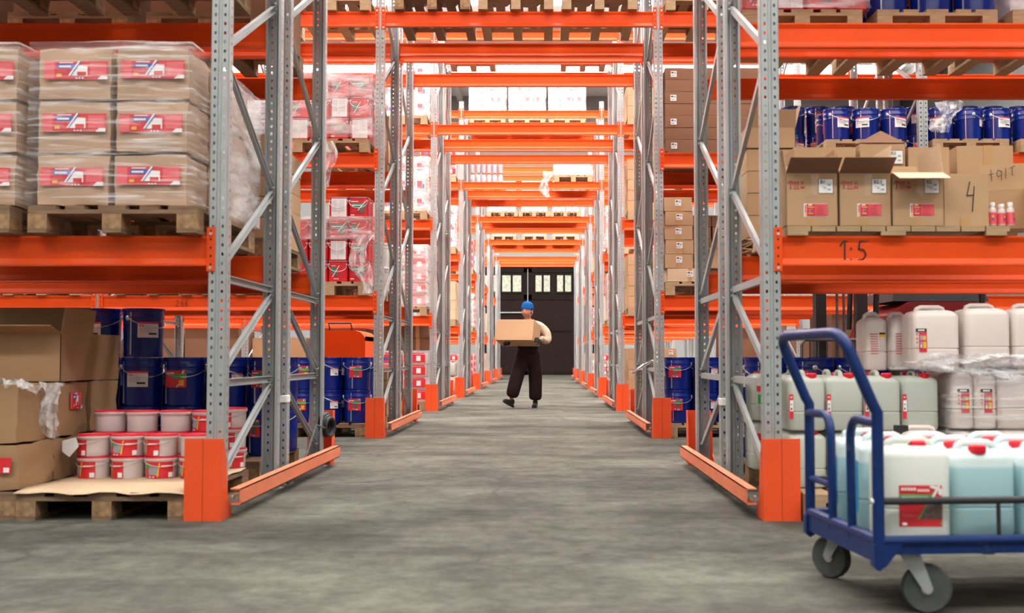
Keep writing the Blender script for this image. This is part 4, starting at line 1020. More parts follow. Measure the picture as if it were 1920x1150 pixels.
# ---------------------------------------------------------------- second rack
FL_ = []
def FILL_():
    if not FL_: FL_.append(mesh_join(carton_tpl(.78, 1.0, .8, 'card_brown', .004, 230), 'carton'))
    return FL_[0]
y1 = Y0(1)
for i, x in enumerate((-2.28, -3.2, -4.12)):
    pallet('p', x, y1-.03, 0, 'floor pallet of blue pails, second rack opposite cart, %s place' % ORD[i])
pails(-1.99, y1+.15, .146, 7, 1, 2, -1, 'second rack floor opposite cart')
pails(-1.99, y1+.46, .146, 2, 1, 2, -1, 'second rack floor opposite cart, behind the first')
GR = 'red square cans on the second rack'
pallet('l', -2.26, y1-.03, 1.49, 'pale pallet under the red cans, second rack opposite cart')
grid('metal_can', lambda c, r, t: CAN[[2, 0, 0, 0][c] if t == 0 else ([2, 1, 0, 0][c] if t == 1 else ([0, 2, 1, 0][c] if t == 2 else [2, 1, 0, 0][c]))], 'red square metal can', 'can', GR, 'second rack opposite cart', -1.965, .212, 4, y1+.1, .212, 2, 1.636, .226, 4, -1, rot=.03,
     keep=lambda c, r, t: t < 3 or c < 2)
wrap(-2.28, y1-.03, 1.636+.452, .90, .46, .24, 'film_thick', 'white film band round the third tier of red cans', 21, top=False)
o = ob('plastic_film', hang_mesh(.22, .62, 3), None, TR(-1.90, y1-.06, 2.13)); tag(o, 'long white film tail hanging beside the red cans', 'plastic film')
pallet('l', -2.26, y1-.03, 3.01, 'pallet under tall film wrapped red cans, second rack')
grid('metal_can', lambda c, r, t: CAN[(c+2*t+1) % 3], 'film wrapped red square can', 'can', 'wrapped red cans higher on the second rack', 'above red can stack', -1.965, .212, 4, y1+.1, .212, 2, 3.156, .23, 3, -1, rot=.03)
wrap(-2.275, y1-.035, 3.06, .90, 1.1, .86, 'film_thick', 'bulging clear film over the high red cans, second rack', 22, bulge=.02, amp=.012)
o = ob('plastic_film', hang_mesh(.16, .5, 6), None, TR(-2.3, y1-.06, 3.12)); tag(o, 'thin crumpled film strand hanging from the high pallet', 'plastic film')
pallet('p', -3.2, y1-.03, 3.01, 'pallet under lilac grey cans, second rack opposite cart')
grid('metal_can', lambda c, r, t: LCAN[(c+t) % 2], 'lilac grey wrapped can', 'can', 'lilac grey wrapped cans', 'second rack opposite cart', -2.88, .212, 4, y1+.1, .212, 1, 3.156, .226, 2, -1, rot=.03)
wrap(-3.19, y1-.03, 3.12, .88, .30, .50, 'film_lilac', 'streaky film round the lilac grey cans', 23)
pallet('p', -3.2, y1-.03, 1.49, 'pallet behind the uprights, second rack opposite cart, middle place'); pallet('p', -4.12, y1-.03, 1.49, 'pallet on first beams, second rack opposite cart, outer place')
for i, x in enumerate((-5.3, -6.2)): pallet('far', x, y1-.03, 1.49, 'dim pallet beyond the outer connector, second rack opposite cart, %s' % ORD[i])
for i, x in enumerate((-2.26, -3.2, -4.12)): pallet('l', x, y1-.05, 4.53, 'overhead pallet of the side bay, second rack opposite cart, %s place' % ORD[i])
pails(-2.03, y1+.14, 4.678, 2, 2, 1, -1, 'overhead side bay opposite cart')
for i, x in enumerate((-1.19, -.30, .59)):
    pallet(['p', 'l', 'l'][i], x, y1-.08, 4.53, ['overhead pallet bridging the aisle, end away from cart', 'overhead pallet bridging the aisle, middle one', 'overhead pallet bridging the aisle, cart end'][i])
    for c in range(2):
        inst('metal_pail', PAIL[(i+c) % 5], TR(x-.2+.33*c, y1+.2, 4.676), 'blue pail on the %s overhead pallet, %s of two' % (['far end', 'middle', 'cart end'][i], ['first', 'second'][c]), 'pail', GP)
for i, x in enumerate((1.70, 2.6)): pallet('l', x, y1-.05, 4.53, 'overhead pallet of the side bay, second rack cart side, %s place' % ORD[i])
for i, x in enumerate((1.70, 2.62)): pallet('l', x, y1-.03, 0, 'floor pallet of blue pails, second rack cart side, %s place' % ORD[i])
pails(1.425, y1+.15, .146, 4, 2, 2, 1, 'second rack floor cart side', lambda c, r, t: True)
HC = [carton_tpl(.30, .3, .148, 'card', .003, 70+s, tape=[(-.025, 0, .025, .148)] if s < 2 else None, ship=(.0, .09)) for s in range(3)]
pallet('l', 1.68, y1-.03, 1.49, 'pallet under taped carton column, second rack cart side')
inst('carton', carton_tpl(.40, .3, .14, 'card_light', .003, 75, tape=[(.02, 0, .06, .14)], ship=(.04, .08)), TR(1.50, y1+.12, 1.636), 'wide taped bottom carton on pale pallet, second rack cart side', 'box', 'taped carton column')
grid('carton', lambda c, r, t: HC[t % 2], 'taped carton with white sticker', 'box', 'taped carton column', 'second rack cart side', 1.425, .3, 1, y1+.13, .3, 1, 1.780, .151, 5, 1, rot=.03)
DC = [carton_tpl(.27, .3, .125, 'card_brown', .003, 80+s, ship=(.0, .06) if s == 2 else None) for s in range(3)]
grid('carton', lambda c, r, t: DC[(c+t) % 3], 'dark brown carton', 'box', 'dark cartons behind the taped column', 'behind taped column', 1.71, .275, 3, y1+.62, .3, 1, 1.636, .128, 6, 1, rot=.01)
tp = open_box(.3, .3, .2, 'card', [('l', .14, 1.2, 'card_light'), ('f', .1, .5, 'card_light')])
inst('carton', tp, TR(1.86, y1+.16, 1.636+.14, .3), 'tipped open carton with pale flaps beside the taped column', 'box')
inst('carton', carton_tpl(.3, .3, .138, 'card_brown', .003, 88, ship=(.05, .09)), TR(1.87, y1+.16, 1.636), 'brown carton under the tipped open carton', 'box')
LC = [carton_tpl(.345, .35, .126, 'card_brown', .002, 90+s, ship=(-.08, .06) if s == 1 else None) for s in range(2)]
pl = MB(); pl.box(1.31, 3.0, y1-.0, y1+1.22, 3.01, 3.025, 'wood'); o = ob('plywood_sheet', pl.mesh(smooth=0)); tag(o, 'thin plywood sheet under the dark carton wall, second rack', 'board')
grid('carton', lambda c, r, t: LC[(t+1) % 2 if c in (0, 3) else 0], 'dark stacked carton', 'box', 'dark carton wall high on the second rack', 'carton wall, second rack', 1.46, .35, 3, y1+.18, .35, 1, 3.026, .1285, 7, 1, rot=.006, keep=lambda c, r, t: c < 2 or t > 5 or True)
for i, x in enumerate((3.40, 4.53, 5.45)): pallet('l', x, y1-.03 if i else y1+.0, 3.01, ['pallet of blue pails beyond the dark carton wall', 'pale pallet with scrawled blocks beyond the outer upright', 'pale pallet of pails at the picture edge'][i])
grid('metal_pail', lambda c, r, t: PAIL[[0, 3, 0][c] if r == 0 else 1], 'bright blue pail with white label', 'pail', GP, 'beyond the carton wall', 3.155+.0, .31, 3, y1+.18, .31, 2, 3.156, .347, 1, 1, rot=.1)
grid('metal_pail', lambda c, r, t: PAIL[[3, 4, 0][c] if r == 0 else 2], 'bright blue pail', 'pail', GP, 'beyond the outer upright', 4.27, .31, 3, y1+.18, .31, 2, 3.156, .347, 1, 1, rot=.1)
grid('metal_pail', lambda c, r, t: PAIL[[4, 1, 0][c]], 'bright blue pail', 'pail', GP, 'at picture edge, cart side', 5.2, .31, 2, y1+.18, .31, 1, 3.156, .347, 1, 1, rot=.1)
o = ob('plastic_film', hang_mesh(.26, .34, 7), None, TR(4.26, y1-.02, 3.56)); tag(o, 'clear film draped over a pail beyond the outer upright', 'plastic film')
for i, x in enumerate((3.3, 4.5, 5.4)):
    pallet('far', x, y1+1.42, 3.01, 'pallet in the rear row, second rack cart side, %s place from carton wall' % ORD[i])
    grid('metal_pail', lambda c, r, t: PAIL[(c+t+i) % 5], 'shaded blue pail', 'pail', GP, 'rear row, %s pallet beyond carton wall' % ORD[i], x-.29, .3, 3, y1+1.62, .31, 1, 3.156, .347, 2, 1, rot=.3)
# rear row of the second rack
for sd, nm in ((-1, OS), (1, CS)):
    X = (lambda a: -1.7975-a) if sd < 0 else (lambda a: 1.27+a)
    for li, kind in ((0, 'c'), (1, 'w'), (2, 'c')):
        pallet('far', X(.47), y1+1.44, LV[li], 'pallet in second rack rear row, %s level, %s' % (['floor', 'first', 'second'][li], nm))
        if kind == 'c': grid('carton', lambda c, r, t: SC_[(c+t) % 3], 'tan carton', 'box', 'tan cartons in the rear of the second rack', 'second rack rear, %s level, %s' % (['floor', 'first', 'second'][li], nm), X(.25), .39, 1, y1+1.64, .37, 2, LV[li]+.146, .141, 4, sd, rot=.01)
        else: grid('plastic_pail', lambda c, r, t: WPAIL, 'white pail', 'pail', 'white pails in the rear of the second rack', 'rear of second rack, %s' % nm, X(.2), .28, 3, y1+1.62, .3, 2, LV[li]+.146, .286, 2, sd, keep=lambda c, r, t: c == 0 or r == 0)

for i, x in enumerate((-3.2, -4.12)): inst('carton', BIG, TR(x, y1+.55, 4.678), 'large brown case overhead in the side bay, opposite cart, %s place' % ORD[i+1], 'box')
for i, x in enumerate((1.70, 2.6, 3.5, 4.55, 5.5)):
    if i > 1: pallet('l', x, y1-.05, 4.53, 'overhead pallet of the side bay, second rack cart side, %s place' % ORD[i])
    inst('carton', BIG, TR(x, y1+.55, 4.678), 'large brown case overhead in the side bay, cart side, %s place' % ORD[i], 'box')
for i, x in enumerate((-5.3, -6.2)): inst('carton', FILL_(), TR(x, y1+.57, 1.638), 'big dim carton beyond the outer connector, %s from it' % ['first', 'second'][i], 'box')
# ---------------------------------------------------------------- racks farther down: the loads seen beside the aisle
FC = [mesh_join(t, 'carton') for t in (carton_tpl(.38, .38, .165, 'card', .003, 101, tape=[(-.03, 0, .03, .165)]), carton_tpl(.38, .38, .165, 'card', .003, 102, ship=(.1, .1)), carton_tpl(.38, .38, .2, 'card_brown', .003, 103, tape=[(-.03, 0, .03, .2)]), carton_tpl(.38, .38, .2, 'card_light', .003, 104))]
def rw_mesh(seed):
    mb = carton_mesh(.38, .38, .19, 'tub_white', .004, seed)
    decal(mb, [((-.17, .03, .17, .15), 'red_label'), ((.03, .05, .1, .13), 'white_label'), ((-.1, .06, -.02, .1), 'blue_label'), ((-.16, .165, .16, .18), 'red_lid')], y=-.1955)
    return mb.mesh('rw', 60)
RW = [rw_mesh(1), rw_mesh(2)]
FW = mesh_join(WPAIL, 'white_pail'); FJ = mesh_join(J_CLEAR[0], 'jerrycan')
KIND = {  # name, mesh picker, look, category, dx, dy, dz, nx, nz
    'card': ('carton', lambda c, r, t: FC[(c+r+t) % 2], 'taped tan carton', 'box', .39, .39, .167, 2, 5),
    'brown': ('carton', lambda c, r, t: FC[2], 'dark brown carton', 'box', .39, .39, .202, 2, 3),
    'pale': ('carton', lambda c, r, t: FC[3], 'pale tan carton', 'box', .39, .39, .202, 2, 4),
    'rw': ('plastic_crate', lambda c, r, t: RW[(c+t) % 2], 'red white case', 'case', .39, .39, .195, 2, 4),
    'wp': ('plastic_pail', lambda c, r, t: FW, 'white pail', 'pail', .275, .28, .287, 3, 3),
    'jc': ('jerrycan', lambda c, r, t: FJ, 'cloudy jerrycan', 'jerrycan', .2, .26, .302, 3, 2)}
LN = ['floor', 'first beams', 'second beams', 'third beams']
def load(k, sd, li, row, kind, film=None, nz=None, ny=2):
    nm = OS if sd < 0 else CS
    n_, pick, look, cat, dx, dy, dz, nx, nz0 = KIND[kind]
    x0 = (-1.7975 if sd < 0 else 1.27)+sd*(.05+dx/2); y = Y0(k)+1.45*row-.02; z = LV[li]
    rn = RN[k]+' rack '+LN[li]+(' rear' if row else '')
    pallet('far', (-1.7975 if sd < 0 else 1.27)+sd*.46, y, z, 'pallet, %s, %s, under %ss' % (rn, nm, cat))
    grid(n_, pick, look, cat, cat+' loads down the aisle', rn+' '+nm, x0, dx, nx, y+.05+dy/2, dy, ny, z+.146, dz, nz or nz0, sd, rot=.015, keep=lambda c, r, t: (c == 0 or r == 0) if k < 4 else r == 0)
    if film:
        w_ = dx*nx+.05; wrap(x0-sd*dx/2+sd*(w_/2-.02), y+.02, z+.10, w_, dy*ny+.08, dz*(nz or nz0)+.06, film, 'film round the load on %s, %s' % (rn, nm), 200+k*10+li+row, nx=8, nz=8)
for a in ((2, -1, 0, 0, 'rw'), (2, -1, 1, 0, 'rw', 'film_thick', 5), (2, -1, 2, 0, 'wp', 'film_thick'), (2, -1, 3, 0, 'wp', 'film_thick'), (2, -1, 0, 1, 'brown'), (2, -1, 2, 1, 'wp', 'film', 2),
          (2, 1, 0, 0, 'card', None, 5), (2, 1, 1, 0, 'card', None, 5), (2, 1, 2, 0, 'card', None, 5), (2, 1, 3, 0, 'card', None, 3), (2, 1, 1, 1, 'card'), (2, 1, 0, 1, 'pale'),
          (3, -1, 0, 0, 'jc'), (3, -1, 1, 0, 'pale'), (3, -1, 2, 0, 'wp', 'film_thick'), (3, -1, 3, 0, 'rw'), (3, -1, 1, 1, 'rw', 'film_thick'),
          (3, 1, 0, 0, 'jc'), (3, 1, 1, 0, 'rw', None, 5), (3, 1, 2, 0, 'wp', 'film_thick'), 
          (4, -1, 0, 0, 'rw'), (4, -1, 1, 0, 'wp', 'film_thick'), (4, -1, 2, 0, 'rw'), (4, 1, 0, 0, 'rw'), (4, 1, 1, 0, 'pale'), (4, 1, 2, 0, 'rw'),
          (5, -1, 0, 0, 'rw'), (5, -1, 1, 0, 'rw'), (5, -1, 2, 0, 'wp'), (5, 1, 0, 0, 'jc'), (5, 1, 1, 0, 'rw'), (5, 1, 2, 0, 'card'),
          (6, -1, 0, 0, 'card'), (6, -1, 1, 0, 'pale'), (6, 1, 0, 0, 'card')):
    load(*a)
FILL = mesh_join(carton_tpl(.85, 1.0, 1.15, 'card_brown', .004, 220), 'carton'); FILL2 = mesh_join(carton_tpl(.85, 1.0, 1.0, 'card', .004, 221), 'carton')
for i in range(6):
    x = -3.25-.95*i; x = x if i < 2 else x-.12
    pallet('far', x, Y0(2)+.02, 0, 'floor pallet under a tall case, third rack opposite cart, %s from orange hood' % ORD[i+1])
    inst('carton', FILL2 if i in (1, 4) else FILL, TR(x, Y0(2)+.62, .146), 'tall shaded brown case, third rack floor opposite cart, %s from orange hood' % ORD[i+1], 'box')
for i in range(3):  # tall cases added to darken the background behind the forklift
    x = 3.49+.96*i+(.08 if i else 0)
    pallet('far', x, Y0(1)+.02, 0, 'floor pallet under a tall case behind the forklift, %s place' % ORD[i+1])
    inst('carton', FILL, TR(x, Y0(1)+.62, .146), 'added dark case filling the background behind the forklift, %s place' % ORD[i+1], 'box')
for i in range(5):  # row of cases added to keep the background dark on this side
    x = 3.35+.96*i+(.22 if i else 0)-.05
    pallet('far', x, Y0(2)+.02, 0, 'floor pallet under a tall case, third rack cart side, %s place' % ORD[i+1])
    inst('carton', FILL, TR(x, Y0(2)+.62, .146), 'added dark case, third rack floor cart side background, %s place' % ORD[i+1], 'box')
# brown cartons above the red printed cases of the third rack
grid('carton', lambda c, r, t: FC[2], 'dark brown carton', 'box', 'brown cartons on the third rack floor', 'atop printed cases, third rack', -2.04, .39, 2, Y0(2)+.62, .39, 1, .95, .202, 2, -1)
# loads bridging the aisle
for i, x in enumerate((.70, -1.28)): pallet('far', x, Y0(2)+1.45-.02, 6.05, ['bare pallet overhead on the third rack, cart end', 'bare pallet overhead on the third rack, other end'][i])
for i, x in enumerate((-1.27, -.38, .52)):
    pallet('far', x, Y0(3)+1.43, 6.05, 'uppermost pallet of white pails, fourth rack bridge, %s from the cart end' % ['third', 'second', 'first'][i])
    grid('plastic_pail', lambda c, r, t: FW, 'white pail', 'pail', 'white pails topping the fourth rack', '%s pallet on fourth rack bridge' % ['far', 'middle', 'cart end'][i], x+.275, .275, 3, Y0(3)+1.63, .28, 1, 6.196, .287, 3, -1, rot=1.0)
    wrap(x, Y0(3)+1.46, 6.16, .83, .34, .90, 'film_thick', 'film round the uppermost white pails, %s pallet' % ['far', 'middle', 'cart end'][i], 30+i, nx=10, nz=10)
pallet('far', -1.27, Y0(3)+1.43, 4.53, 'pallet of silver bottles bridging the aisle, fourth rack')
sb = MB(); sb.lathe([(.055, 0), (.058, .01), (.058, .2), (.05, .23), (.018, .27), (.018, .29)], 12, 'silver'); SB = sb.mesh()
grid('bottle', lambda c, r, t: SB, 'silver bottle', 'bottle', 'silver bottles over the aisle', 'fourth rack bridge', -.98, .125, 6, Y0(3)+1.55, .13, 1, 4.676, .292, 2, -1)
pallet('far', .62, Y0(3)-.02, 4.53, 'pallet with a wrapped block bridging the aisle, fourth rack cart end')
inst('carton', mesh_join(carton_tpl(.74, .7, .34, 'silver', .006, 210), 'block'), TR(.62, Y0(3)+.4, 4.676), 'silver grey block under film over the aisle, fourth rack', 'box')
wrap(.62, Y0(3)+.0, 4.64, .82, .8, .42, 'film_thick', 'film over the silver grey block, fourth rack bridge', 33, flare=.03)
o = ob('plastic_film', hang_mesh(.22, .55, 8, nx=5, nz=12), None, TR(.05, Y0(3)-.05, 4.75)); tag(o, 'film tail dangling from the fourth rack bridge', 'plastic film')
WB = mesh_join(carton_tpl(.17, .4, .8, 'white_plastic', .008, 211), 'block')
for i, x in enumerate((-1.09, -.26, .56)):
    pallet('far', x, Y0(4)-.02, 4.53, 'pallet of tall white cases, fifth rack bridge, %s from the cart end' % ['third', 'second', 'first'][i])
    grid('plastic_crate', lambda c, r, t: WB, 'tall white case', 'case', 'tall white cases over the aisle', 'fifth rack bridge, %s pallet' % ['far', 'middle', 'cart end'][i], x+.26, .172, 4, Y0(4)+.22, .4, 1, 4.676, .8, 1, -1)
for i, x in enumerate((-1.27, -.30, .66)):
    pallet('far', x, Y0(5)-.02, 4.53, 'pallet of white sacks, sixth rack bridge, %s from the cart end' % ['third', 'second', 'first'][i])
    inst('carton', mesh_join(carton_tpl(.78, .9, .3, 'white_plastic', .02, 212+i), 'block'), TR(x, Y0(5)+.58, 4.676), 'white wrapped block, sixth rack bridge, %s from the cart end' % ['third', 'second', 'first'][i], 'box')
# far left corner: green tanks; orange hood behind the second rack; forklift behind the first rack
gt = MB(); gt.rings(.9, .9, .12, [(.03, 0), (0, .03), (0, 1.38), (.04, 1.46), (.1, 1.5)], 'green_plastic'); GT = gt.mesh()
for i, x in enumerate((-8.95, -7.9)): inst('plastic_tank', GT, TR(x, 17.0, 0), ['bright green tank at the far outer corner', 'green tank beside a blue post, nearer the aisle'][i], 'tank')
b = MB(); b.box(-.06, .06, -.06, .06, 0, 2.2, 'blue_label'); o = ob('steel_post', b.mesh(smooth=0), None, TR(-8.32, 16.3, 0)); tag(o, 'blue steel post between the green tanks', 'post')
def machine(kind):
    root = ob('forklift', None, None, TR(-2.72, 15.6, 0) if kind == 'o' else TR(3.35, 10.2, 0))
    c1 = 'orange' if kind == 'o' else 'machine_red'
    b = MB(); w_, d_ = (.62, 1.0) if kind == 'o' else (1.05, 1.0)
    pts = [(-w_/2, .25), (w_/2, .25), (w_/2, 1.12 if kind == 'o' else 1.05)] + [(w_/2-.14+.14*math.cos(a), (1.06 if kind == 'o' else 1.18)+.14*math.sin(a)) for a in (0, .5, 1.0, 1.57)] + ([(-w_/2, 1.2)] if kind == 'o' else [(-w_/2+.35, 1.32), (-w_/2+.15, 1.2), (-w_/2+.05, .9)])
    b.prism(pts, 1, -d_/2, d_/2, c1); ob('body', b.mesh(), root)
    wh = MB(); wh.lathe([(.12, 0), (.2, .01), (.21, .04), (.21, .12), (.2, .15), (.12, .16)], 24, 'rubber'); wm = wh.mesh()
    for sx in (-1, 1):
        for sy in (-1, 1): ob('wheel', wm, root, TR(sx*(w_/2-.2), sy*.5-(.16 if sy < 0 else 0), .21, 0, -PI/2))
    if kind != 'o':
        h = MB(); h.prism([(-.3, 1.33), (.55, 1.33), (.5, 1.43), (-.1, 1.47), (-.28, 1.42)], 1, -.4, .4, 'machine_grey'); ob('hood', h.mesh(), root)
        m_ = MB()
        for x in (-.98, -.62): m_.box(x, x+.09, -.45, -.33, .05, 2.6, 'black')
        for z in (.3, 1.45, 2.5): m_.box(-.98, -.53, -.44, -.34, z, z+.08, 'black')
        for x in (-.80, -.74): m_.tube([(x, -.46, .1), (x, -.46, 2.5)], .012, 'dark_steel', 6)
        ob('mast', m_.mesh(smooth=0), root)
        g_ = MB()
        g_.tube([(-1.12, -.5, .25), (-1.12, -.5, .95), (-1.09, -.5, .99), (-.50, -.5, .99), (-.46, -.5, .95), (-.46, -.5, .25)], .014, 'dark_steel')
        for i in range(8): g_.tube([(-1.05+.075*i, -.5, .25), (-1.05+.075*i, -.5, .98)], .007, 'dark_steel', 6)
        ob('load_backrest', g_.mesh(), root)
        f_ = MB()
        for x in (-1.0, -.62): f_.box(x, x+.1, -1.2, -.5, .02, .06, 'black'); f_.box(x, x+.1, -.54, -.5, .02, .45, 'black')
        ob('fork', f_.mesh(smooth=0), root)
        bx_ = MB(); bx_.box(-.36, -.08, -.58, -.5, 1.0, 1.12, 'machine_grey'); bx_.lathe([(.014, 0), (.014, .02)], 10, 'bolt', TR(-.22, -.58, 1.06) @ Matrix.Rotation(PI/2, 4, 'X')); ob('control_box', bx_.mesh(smooth=0), root)
        gd = MB()
        for sx in (-.45, .5):
            for sy in (-.4, .45): gd.tube([(sx, sy, 1.1), (sx*.9, sy, 2.1)], .025, 'black')
        gd.box(-.45, .5, -.42, .47, 2.1, 2.14, 'black'); ob('overhead_guard', gd.mesh(smooth=0), root)
        st = MB(); st.box(-.3, .15, -.501, -.5005, 1.12, 1.15, 'ink_red'); ob('stripe', st.mesh(smooth=0), root)
        tag(root, 'dark red forklift with black mast parked behind the white canisters', 'forklift')
    else:
        h = MB(); h.tube([(-.2, -.3, 1.2), (-.2, -.42, 1.3), (.1, -.42, 1.3), (.1, -.3, 1.2)], .015, 'black'); ob('handle', h.mesh(), root)
        tag(root, 'orange truck hood with rounded corner behind the blue pails', 'forklift')
machine('r'); machine('o')
# small things at the uprights
ht = MB(); 
for i in range(5): ht.tube(arc(.006*i, .022*i-.04, .01*i, .12-.012*abs(i-2), 0, 2*PI, 26, 'xz')[:-1], .018, 'black', 8, closed=True)
o = ob('rubber_hose', ht.mesh(), None, TR(-1.68, 8.70, .30, 1.25, 0, 0, .72)); tag(o, 'black coiled hose stuffed inside the far end of the guard', 'hose')
cb = MB(); cb.tube([(-1.682, 8.60, .30), (-1.682, 8.3, .34), (-1.684, 8.0, .16), (-1.684, 7.7, .04), (-1.686, 7.4, .012)], .008, 'rubber', 8)
o = ob('power_cord', cb.mesh(), None); tag(o, 'grey cable sagging from the guard to the floor', 'cable')
tg = MB(); tg.rings(.11, .10, .02, [(.003, 0), (0, .003), (0, .045), (.003, .048)], 'white_plastic'); TG = tg.mesh()
inst('plastic_tag', TG, TR(XP[2], 7.465, .54), 'white plastic clip round the upright, opposite cart', 'clip')
inst('plastic_tag', TG, TR(XP[3], 7.465, .52), 'white plastic clip round the upright, cart side', 'clip')
o = ob('cloth_rag', hang_mesh(.04, .26, 4, mat='white_plastic'), None, TR(1.155, y1+.05, .80, 0, 0, 1.1)); tag(o, 'white rag tied to the second rack upright, cart side', 'rag')

# ---------------------------------------------------------------- blue platform cart with jerrycans
CZ = math.atan2(.075, .69)          # the cart stands a little askew
CM = TR(1.085, 3.66, 0, .085)
cart = ob('platform_cart', None, None, CM); cart.empty_display_size = .1
tag(cart, 'blue tubular platform cart with bent push handle carrying jerrycans', 'cart')
LEN, WID, DZ = 1.15, .69, .235
r_ = .0195
def hoop():
    pts = [(0, 0, .20), (0, 0, .60)]
    P0 = Vector((0, 0, .64)); lean = Vector((-.115, 0, .28))
    pts += [(0, 0, .66), tuple(P0+lean*.12+Vector((0, 0, .01)))]
    a = P0+lean*.80+Vector((0, .0, 0)); pts.append(tuple(a))
    for t in (.25, .5, .75): 
        an = t*PI/2; pts.append(tuple(a+lean*.2*math.sin(an)+Vector((0, .09*(1-math.cos(an)), 0))))
    pts.append(tuple(P0+lean+Vector((0, .10, 0)))); half = pts[:]
    other = [(p[0], WID-p[1], p[2]) for p in reversed(half)]
    return half+other
m = MB(); m.tube(hoop(), r_, 'blue_cart', 12); ob('push_handle', m.mesh(), cart)
def jtube(y0, y1):
    s = 1 if y1 > y0 else -1; rr = .075
    pts = [(-.005, y0, .625), (-.005, y1-s*rr, .630)]+[(-.005, y1-s*rr+s*rr*math.sin(t), .630-rr+rr*math.cos(t)) for t in (.4, .8, 1.2, 1.57)]+[(-.003, y1, .3), (0, y1, .22)]
    return pts
m = MB(); m.tube(jtube(0, .235), .016, 'blue_cart', 10); ob('side_hoop', m.mesh(), cart)
m = MB(); m.tube(jtube(WID, WID-.26), .016, 'blue_cart', 10); m.tube([(0, WID, .375), (0, WID-.26, .375)], .012, 'blue_cart', 8); ob('side_hoop', m.mesh(), cart)
fr = MB()
fr.tube([(0, 0, .245), (0, WID, .245)], .019, 'blue_cart', 10); fr.tube([(0, 0, .245), (LEN, 0, .245)], .016, 'blue_cart', 10); fr.tube([(0, WID, .245), (LEN, WID, .245)], .016, 'blue_cart', 10); fr.tube([(LEN, 0, .245), (LEN, WID, .245)], .016, 'blue_cart', 10)
fr.box(-.014, -.008, .0, WID, .175, .235, 'blue_cart'); fr.box(0, LEN, -.004, .004, .20, .24, 'blue_cart'); fr.box(0, LEN, WID-.004, WID+.004, .20, .24, 'blue_cart'); fr.box(LEN-.004, LEN+.004, 0, WID, .19, .24, 'blue_cart')
for (x, y) in ((0, 0), (0, WID)):
    fr.prism([(x-.022, .235), (x+.075, .235), (x+.018, .165), (x-.005, .15), (x-.022, .165)], 1, y-.018, y+.018, 'blue_cart')
for x in (.35, .75): fr.box(x, x+.04, 0, WID, .195, .225, 'dark_steel')
ob('frame', fr.mesh(), cart)
dk = MB(); dk.box(.0, LEN, .01, WID-.01, .225, .236, 'dark_steel'); ob('deck', dk.mesh(smooth=0), cart)
sr = MB(); sr.tube([(0, 0, .372), (.02, 0, .372), (LEN, 0, .372), (LEN, 0, .25)], .0125, 'dark_rail' if 'dark_rail' in MATS else 'black', 10)
sr.tube([(.405, 0, .372), (.405, 0, .25)], .007, 'black', 8)
o = ob('side_rail', sr.mesh(), cart); o['label'] = 'near black side rail'
sr = MB(); sr.tube([(0, WID, .372), (LEN, WID, .372), (LEN, WID, .25)], .0125, 'black', 10); ob('side_rail', sr.mesh(), cart)
bt = MB(); bt.lathe([(.010, 0), (.009, .008)], 8, 'bolt', TR(-.018, -.0, .372) @ Matrix.Rotation(-PI/2, 4, 'Y')); ob('bolt', bt.mesh(), cart)
def caster(x, y, turn):
    top = MB(); top.box(-.05, .05, -.04, .04, .218, .225, 'dark_steel'); top.lathe([(.028, .19), (.034, .2), (.034, .218)], 16, 'dark_steel')
    c = ob('caster', top.mesh(), cart, TR(x, y, 0, turn))
    fk = MB()
    for s in (-1, 1): fk.prism([(-.035, .20), (.035, .20), (.075, .085), (.062, .065), (.045, .075)], 1, s*.028-.002, s*.028+.002, 'galv')
    fk.box(-.035, .035, -.03, .03, .19, .197, 'galv'); ob('fork', fk.mesh(smooth=0), c)
    wh = MB(); W = Matrix.Translation((.058, 0, .080)) @ Matrix.Rotation(PI/2, 4, 'X')
    wh.lathe([(.052, -.018), (.074, -.02), (.0795, -.013), (.080, 0), (.0795, .013), (.074, .02), (.052, .018)], 32, 'rubber', W)
    wh.lathe([(.052, -.0181), (.05, -.008), (.02, -.010), (.018, -.022), (.001, -.024)], 24, 'bolt', W, close=False); wh.lathe([(.052, .0181), (.05, .008), (.02, .010), (.018, .022), (.001, .024)], 24, 'bolt', W, close=False)
    ob('wheel', wh.mesh(), c)
caster(.125, .07, -.28); caster(.10, WID-.09, 2.2); caster(LEN-.14, .07, .2); caster(LEN-.14, WID-.09, .3)
GC = 'jerrycans riding on the blue cart'
def on_cart(tp, x, y, la, rz=0, s=1.0):
    inst('jerrycan', J_CART[tp], CM @ TR(x, y, .2365, rz, s=s), la, 'jerrycan', GC)
on_cart(0, .150, .115, 'white jerrycan with red and green label beside the cart handle', -.085, 1.0)
on_cart(1, .400, .150, 'bluish jerrycan with red cap, second along the near cart rail', -.05)
on_cart(1, .640, .150, 'bluish jerrycan with red cap, third along the near cart rail', -.06)
on_cart(1, .880, .150, 'bluish jerrycan with red cap, last along the near cart rail', -.06)
on_cart(2, .150, .335, 'bluish jerrycan with sky blue side label behind the cart handle', -.02)
on_cart(2, .150, .545, 'jerrycan with bright blue end label in the cart corner off the aisle', -.03)
for i in range(3):
    on_cart(1, .400+.24*i, .345, 'bluish jerrycan, middle row of cart, %s from handle' % ['second', 'third', 'fourth'][i])
    on_cart(1, .400+.24*i, .545, 'bluish jerrycan, rear row of cart, %s from handle' % ['second', 'third', 'fourth'][i])

